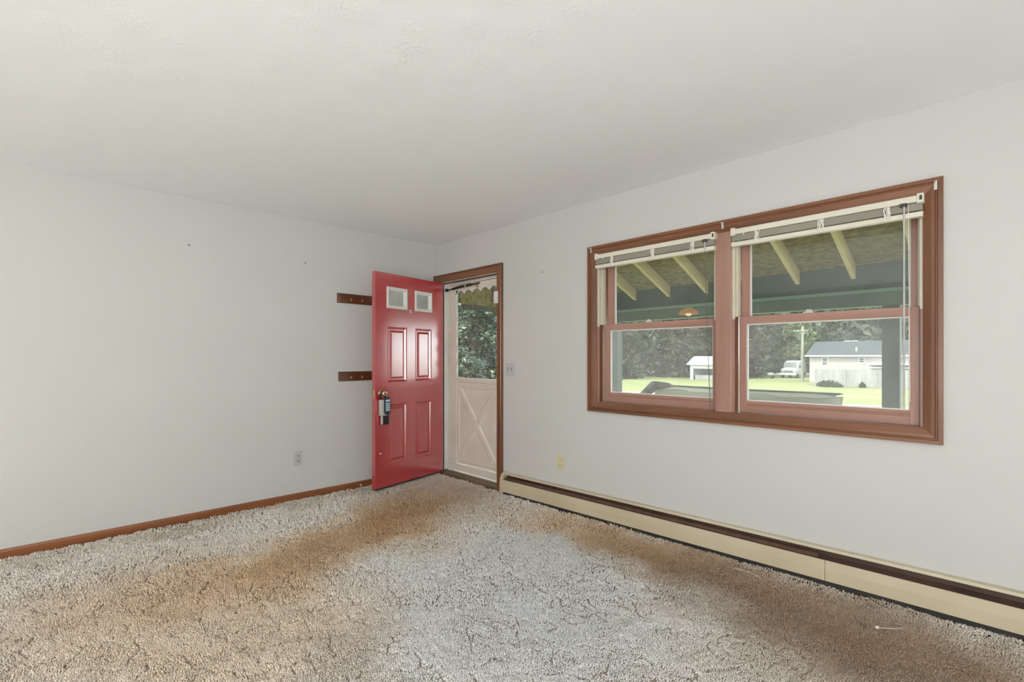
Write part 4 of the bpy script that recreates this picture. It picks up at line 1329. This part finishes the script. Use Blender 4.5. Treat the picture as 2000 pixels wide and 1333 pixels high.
def leafy(loc, h, r, n, label, group, mk, size=0.35, crown_from=0.25, lobes=9):
    t = thing('leafy_tree', label, 'tree', loc, group=group)
    pts = [(0, 0, 0), (0.02 * h, 0.01 * h, h * 0.3), (0.0, 0.02 * h, h * 0.75)]
    bm_obj('trunk', tubebm(pts, [0.028 * h, 0.02 * h, 0.008 * h], 8), M['bark'], t, off=(0, 0, 0))
    C = []
    for k in range(lobes):
        a = k * 2.399
        f = (k + 0.5) / lobes
        zc = h * (crown_from + (1 - crown_from) * (0.12 + 0.76 * f))
        rr = r * 0.55 * math.sin(math.pi * min(1, 0.25 + 0.7 * f)) * random.uniform(0.6, 1.0)
        lr = r * random.uniform(0.42, 0.6) * (1.1 - 0.45 * f)
        c = np.array([rr * math.cos(a), rr * math.sin(a), zc])
        d = rng.normal(size=(n // lobes, 3))
        d /= np.linalg.norm(d, axis=1)[:, None]
        C.append(c + d * lr * (0.55 + 0.45 * rng.random((n // lobes, 1)) ** 0.5) * np.array([1, 1, 0.8]))
    C = np.concatenate(C)
    v, f = leaf_quads(C, size)
    np_obj('foliage', v, f, M[mk], parent=t, smooth=False, kind='stuff')
    return t


spruce((-13.2, 11.6, G), 13.0, 4.6, 520, 'big dark spruce close by, filling the storm door glass', 'spruces beyond the porch', size=0.15, density=44, mk='spruce_near')
spruce((-23.0, 16.5, G), 12.0, 4.0, 380, 'second dark spruce right behind the nearest one', 'spruces beyond the porch', size=0.24, density=24, mk='spruce_near')
for (xx, yy, hh, rr, lbl) in (
        (-31.5, 50.5, 19, 4.6, 'tall dark spruce at the far left edge of the lawn'),
        (-27.5, 60.5, 20, 4.3, 'tall dark spruce just left of the white shed'),
        (-20.3, 64.8, 19, 4.0, 'dark spruce right behind the white shed'),
        (-37.0, 59.0, 22, 4.8, 'dark spruce standing behind the leftmost tall spruce'),
        (-40.0, 43.0, 17, 4.6, 'dark spruce partly hidden by the left porch post'),
        (-26.5, 69.6, 21, 4.0, 'distant dark spruce in the back row behind the shed')):
    spruce((xx, yy, G), hh, rr, 420, lbl, 'spruces beyond the porch', size=0.34, density=28, z_from=0.01)
for (xx, yy, hh, rr, mk, lbl, cf) in (
        (-18.2, 81.0, 9.0, 3.8, 'leaf_mid', 'broad pale green tree behind the van, left of the utility pole', 0.10),
        (-20.6, 72.6, 9.5, 3.6, 'leaf_dark', 'dark leafy tree at the left edge of the right window', 0.20),
        (-15.3, 76.2, 5.6, 2.0, 'leaf_mid', 'lower pale green tree right behind the white van', 0.08),
        (-12.6, 72.0, 5.8, 2.2, 'leaf_dark', 'dark leafy tree between the van and the pale house', 0.05),
        (-12.3, 82.0, 7.0, 2.4, 'leaf_grey', 'pointed grey green tree behind the pale house roof', 0.05),
        (-8.0, 86.5, 7.3, 3.3, 'leaf_grey', 'round grey green tree behind the roof vent', 0.05),
        (-1.0, 85.0, 7.6, 2.9, 'leaf_dark', 'dark leafy tree behind the right end of the pale house', 0.05)):
    leafy((xx, yy, G), hh, rr, 2600, lbl, 'trees around the pale house', mk, size=0.36, crown_from=cf)
# wooded hill far behind: nobody could count its trees
C = []
for k in range(190):
    a = random.uniform(-1.05, 0.25)
    d = random.uniform(98, 150)
    cx_, cy_ = CAM[0] + d * math.sin(a), CAM[1] + d * math.cos(a)
    hh = 12.0 + (d - 98) * 0.22 + random.uniform(-1, 1.5)
    dd = rng.normal(size=(420, 3))
    dd /= np.linalg.norm(dd, axis=1)[:, None]
    C.append(np.array([cx_, cy_, G + hh * 0.5]) + dd * np.array([4.6, 4.6, hh * 0.55]))
v, f = leaf_quads(np.concatenate(C), 0.75)
tag(np_obj('woodland', v, f, M['leaf_far'], smooth=False, kind='stuff'), 'hazy wooded hillside far behind the pale house', 'woods')

# ------------------------------------------------------------------ pale house behind the fence
HY = 57.0
hs = thing('house', 'pale one storey house with grey roof behind the wooden fence', 'house', (-5.5, HY, G))
bm = bmesh.new()
wall_mesh(bm, [-10.63, -9.42, -8.95, -6.17, -5.74, 1.5], [G, 0.42, 0.72, 1.18, 1.36], [(-9.42, -8.95, 0.42, 1.18), (-6.17, -5.74, 0.72, 1.18)], HY, HY + 0.2, 'y')
bm_obj('front_wall', bm, M['siding'], hs)
bm_obj('side_wall', boxbm(-10.63, -10.43, HY + 0.2, HY + 7, G, 1.36), M['siding'], hs)
bm_obj('side_wall', boxbm(1.3, 1.5, HY + 0.2, HY + 7, G, 1.36), M['siding'], hs)
bm = bmesh.new()
prism(bm, [(HY - 0.4, 1.40), (HY + 3.6, 2.95), (HY + 7.6, 1.40), (HY + 7.6, 1.50), (HY + 3.6, 3.06), (HY - 0.4, 1.50)], 'x', -10.95, 1.8)
bm_obj('roof', bm, M['shingle'], hs)
bm_obj('fascia', boxbm(-10.96, 1.82, HY - 0.46, HY - 0.40, 1.34, 1.49), M['fascia'], hs)
for (xa, xb, za, zb) in ((-9.42, -8.95, 0.42, 1.18), (-6.17, -5.74, 0.72, 1.18)):
    bm = bmesh.new()
    wall_mesh(bm, [xa - 0.06, xa + 0.02, xb - 0.02, xb + 0.06], [za - 0.06, za + 0.02, (za + zb) / 2 - 0.02, (za + zb) / 2 + 0.02, zb - 0.02, zb + 0.06], [(xa + 0.02, xb - 0.02, za + 0.02, (za + zb) / 2 - 0.02), (xa + 0.02, xb - 0.02, (za + zb) / 2 + 0.02, zb - 0.02)], HY - 0.04, HY + 0.04, 'y')
    wf = bm_obj('window', bm, M['fascia'], hs)
    bm_obj('pane', boxbm(xa + 0.01, xb - 0.01, HY + 0.05, HY + 0.07, za + 0.01, zb - 0.01), M['tinted'], wf)
bm_obj('vent_pipe', tubebm([(-6.54, HY + 0.75, 1.85), (-6.54, HY + 0.75, 2.32)], [0.09, 0.055], 8), M['fascia'], hs)
bm_obj('ridge_vent', boxbm(-8.1, -6.9, HY + 3.4, HY + 3.8, 3.02, 3.10), M['fascia'], hs)
aw = thing('awning', 'white slatted awning on the right of the pale house front', 'awning', (-3.3, HY - 1.0, 0.3))
bm_obj('roof_sheet', prismbm([(HY - 0.01, 0.68), (HY - 2.0, 0.52), (HY - 2.0, 0.60), (HY - 0.01, 0.76)], 'x', -5.25, -1.2), M['fascia'], aw)
for xx in (-5.15, -3.2, -1.3):
    bm_obj('post', boxbm(xx - 0.05, xx + 0.05, HY - 1.95, HY - 1.85, G, 0.53), M['fascia'], aw)
bm_obj('rail', boxbm(-5.15, -1.3, HY - 1.93, HY - 1.87, 0.22, 0.30), M['fascia'], aw)

# ------------------------------------------------------------------ fence in front of it
fe = thing('fence', 'weathered grey board fence in front of the pale house', 'fence', (-5.5, 49.8, G))
FY = 49.8


def fence_panel(x0, x1, y0, y1, h, gap):
    bm = bmesh.new()
    L = math.hypot(x1 - x0, y1 - y0)
    nbd = max(2, int(L / 0.15))
    ux_, uy_ = (x1 - x0) / L, (y1 - y0) / L
    for k in range(nbd):
        a, b = k * L / nbd + gap, (k + 1) * L / nbd - gap
        hh = h + random.uniform(-0.03, 0.03)
        dy = random.uniform(-0.008, 0.008)
        base = len(bm.verts)
        vs = []
        for s in (a, b):
            for o_ in (-0.012 + dy, 0.012 + dy):
                for z in (G, G + hh):
                    vs.append(bm.verts.new((x0 + ux_ * s - uy_ * o_, y0 + uy_ * s + ux_ * o_, z)))
        for f in ((0, 1, 3, 2), (4, 6, 7, 5), (0, 4, 5, 1), (2, 3, 7, 6), (0, 2, 6, 4), (1, 5, 7, 3)):
            bm.faces.new([vs[i] for i in f])
    return bm


pxs = [-8.35, -5.95, -4.75, -3.55, -1.15, 1.25, 3.65]
for i in range(len(pxs) - 1):
    o = bm_obj('fence_panel', fence_panel(pxs[i] + 0.06, pxs[i + 1] - 0.06, FY, FY, 1.57 + (0.04 if i > 1 else 0), 0.004), M['fence'], fe, kind='stuff')
for xx in pxs:
    bm_obj('post', boxbm(xx - 0.055, xx + 0.055, FY - 0.05, FY + 0.06, G, G + 1.66), M['fence'], fe)
bm_obj('fence_panel', fence_panel(-8.40, -9.2, FY + 0.1, FY + 3.2, 1.5, 0.004), M['fence'], fe, kind='stuff')


def bush(loc, rx, rz, n, label, mk, size):
    t = thing('bush', label, 'bush', loc, group='bushes by the fence')
    d = rng.normal(size=(n, 3))
    d /= np.linalg.norm(d, axis=1)[:, None]
    d[:, 2] = np.abs(d[:, 2])
    v, f = leaf_quads(d * np.array([rx, rx * 0.6, rz]) * (0.5 + 0.5 * rng.random((n, 1))), size)
    np_obj('foliage', v, f, M[mk], parent=t, smooth=False, kind='stuff')
    bm_obj('stem', tubebm([(0, 0, 0), (0.02, 0, rz * 0.6)], [0.03, 0.015], 6), M['bark'], t, off=(0, 0, 0))


bush((-6.9, 48.4, G), 1.1, 0.62, 420, 'low spreading bush at the foot of the fence', 'leaf_dark', 0.13)
bush((-4.55, 49.2, G), 0.28, 0.52, 160, 'small upright bush farther right along the fence', 'leaf_dark', 0.10)

# ------------------------------------------------------------------ utility pole, van, shed
up = thing('utility_pole', 'pale wooden utility pole between the green tree and the house', 'pole', (-12.1, 60.0, G))
bm_obj('shaft', tubebm([(-12.1, 60, G), (-12.1, 60, 4.9)], [0.17, 0.12], 10), M['pole_wood'], up)
bm_obj('crossarm', boxbm(-13.0, -11.5, 59.80, 59.90, 4.30, 4.42), M['pole_wood'], up)
bm_obj('transformer', tubebm([(-12.42, 59.9, 3.35), (-12.42, 59.9, 3.95)], [0.17, 0.17], 10), M['tarp_dark'], up)

vn = thing('van', 'white van parked facing the house beside the dark trees', 'van', (-15.6, 68.0, G), rz=0.0)
# looks at us: outline across (x,z), length along +y
def vpoly(y, sx, zt):
    return [(-15.6 - 0.95 * sx, y, G + 0.45), (-15.6 - 1.0 * sx, y, G + 0.95), (-15.6 - 0.96 * sx, y, G + zt * 0.55), (-15.6 - 0.82 * sx, y, G + zt * 0.94), (-15.6 - 0.6 * sx, y, G + zt),
            (-15.6 + 0.6 * sx, y, G + zt), (-15.6 + 0.82 * sx, y, G + zt * 0.94), (-15.6 + 0.96 * sx, y, G + zt * 0.55), (-15.6 + 1.0 * sx, y, G + 0.95), (-15.6 + 0.95 * sx, y, G + 0.45)]


bm = bmesh.new()
secs = [[bm.verts.new(p) for p in vpoly(y, sx, zt)] for (y, sx, zt) in ((67.0, 0.94, 1.12), (67.1, 0.99, 1.22), (67.9, 1.0, 1.36), (68.5, 1.0, 2.15), (68.9, 1.0, 2.28), (71.5, 1.0, 2.28), (71.8, 0.97, 2.15))]
for a, b in zip(secs, secs[1:]):
    for k in range(10):
        bm.faces.new((a[k], a[(k + 1) % 10], b[(k + 1) % 10], b[k]))
bm.faces.new(secs[0])
bm.faces.new(secs[-1][::-1])
bm_obj('body', bm, M['white_car'], vn, smooth=False)
bm = bmesh.new()
q = [bm.verts.new(p) for p in ((-16.40, 67.90, G + 1.40), (-14.80, 67.90, G + 1.40), (-14.92, 68.42, G + 2.05), (-16.28, 68.42, G + 2.05))]
q2 = [bm.verts.new(v_.co + Vector((0, -0.03, 0.02))) for v_ in q]
for k in range(4):
    bm.faces.new((q[k], q[(k + 1) % 4], q2[(k + 1) % 4], q2[k]))
bm.faces.new(q2)
bm.faces.new(q[::-1])
bm_obj('windshield', bm, M['tinted'], vn)
bm_obj('grille', boxbm(-16.15, -15.05, 66.96, 67.0, G + 0.72, G + 0.98), M['tinted'], vn)
bm_obj('bumper', boxbm(-16.58, -14.62, 66.86, 67.02, G + 0.38, G + 0.62, bevel=0.03), M['grey_metal'], vn)
for sx in (-1, 1):
    bm_obj('headlight', boxbm(-15.6 + sx * 0.78 - 0.14, -15.6 + sx * 0.78 + 0.14, 66.95, 67.01, G + 0.74, G + 0.98, bevel=0.01), M['chrome'], vn)
    bm_obj('side_mirror', boxbm(-15.6 + sx * 1.12 - 0.1, -15.6 + sx * 1.12 + 0.1, 68.1, 68.2, G + 1.4, G + 1.65, bevel=0.02), M['black'], vn)
    for yy in (67.75, 70.9):
        bm_obj('wheel', tubebm([(-15.6 + sx * 0.74, yy, G + 0.34), (-15.6 + sx * 0.97, yy, G + 0.34)], [0.34, 0.34], 16), M['rubber'], vn)

# small white shed with an open front
sh = thing('shed', 'small white shed with gabled roof and open front by the dark spruces', 'shed', (-21.3, 54.6, G), math.radians(0))
SX0, SX1, SY0, SY1 = -22.75, -18.6, 54.0, 57.5
bm = bmesh.new()
wall_mesh(bm, [SX0, SX0 + 0.35, SX1 - 0.35, SX1], [G, G + 1.35, G + 1.85], [(SX0 + 0.35, SX1 - 0.35, G, G + 1.35)], SY0, SY0 + 0.1, 'y')
bm_obj('front_wall', bm, M['fascia'], sh)
bm_obj('side_wall', boxbm(SX0, SX0 + 0.1, SY0 + 0.1, SY1, G, G + 1.85), M['fascia'], sh)
bm_obj('side_wall', boxbm(SX1 - 0.1, SX1, SY0 + 0.1, SY1, G, G + 1.85), M['fascia'], sh)
bm_obj('back_wall', boxbm(SX0, SX1, SY1, SY1 + 0.1, G, G + 1.85), M['fascia'], sh)
bm_obj('roof', prismbm([(SY0 - 0.35, G + 1.80), (SY0 + 1.75, G + 2.75), (SY1 + 0.4, G + 1.80), (SY1 + 0.4, G + 1.88), (SY0 + 1.75, G + 2.84), (SY0 - 0.35, G + 1.88)], 'x', SX0 - 0.3, SX1 + 0.3), M['fascia'], sh)
bm_obj('workbench', boxbm(SX0 + 0.5, SX1 - 0.6, SY0 + 0.3, SY0 + 0.9, G, G + 0.55), M['fence'], sh)
print('scene built')
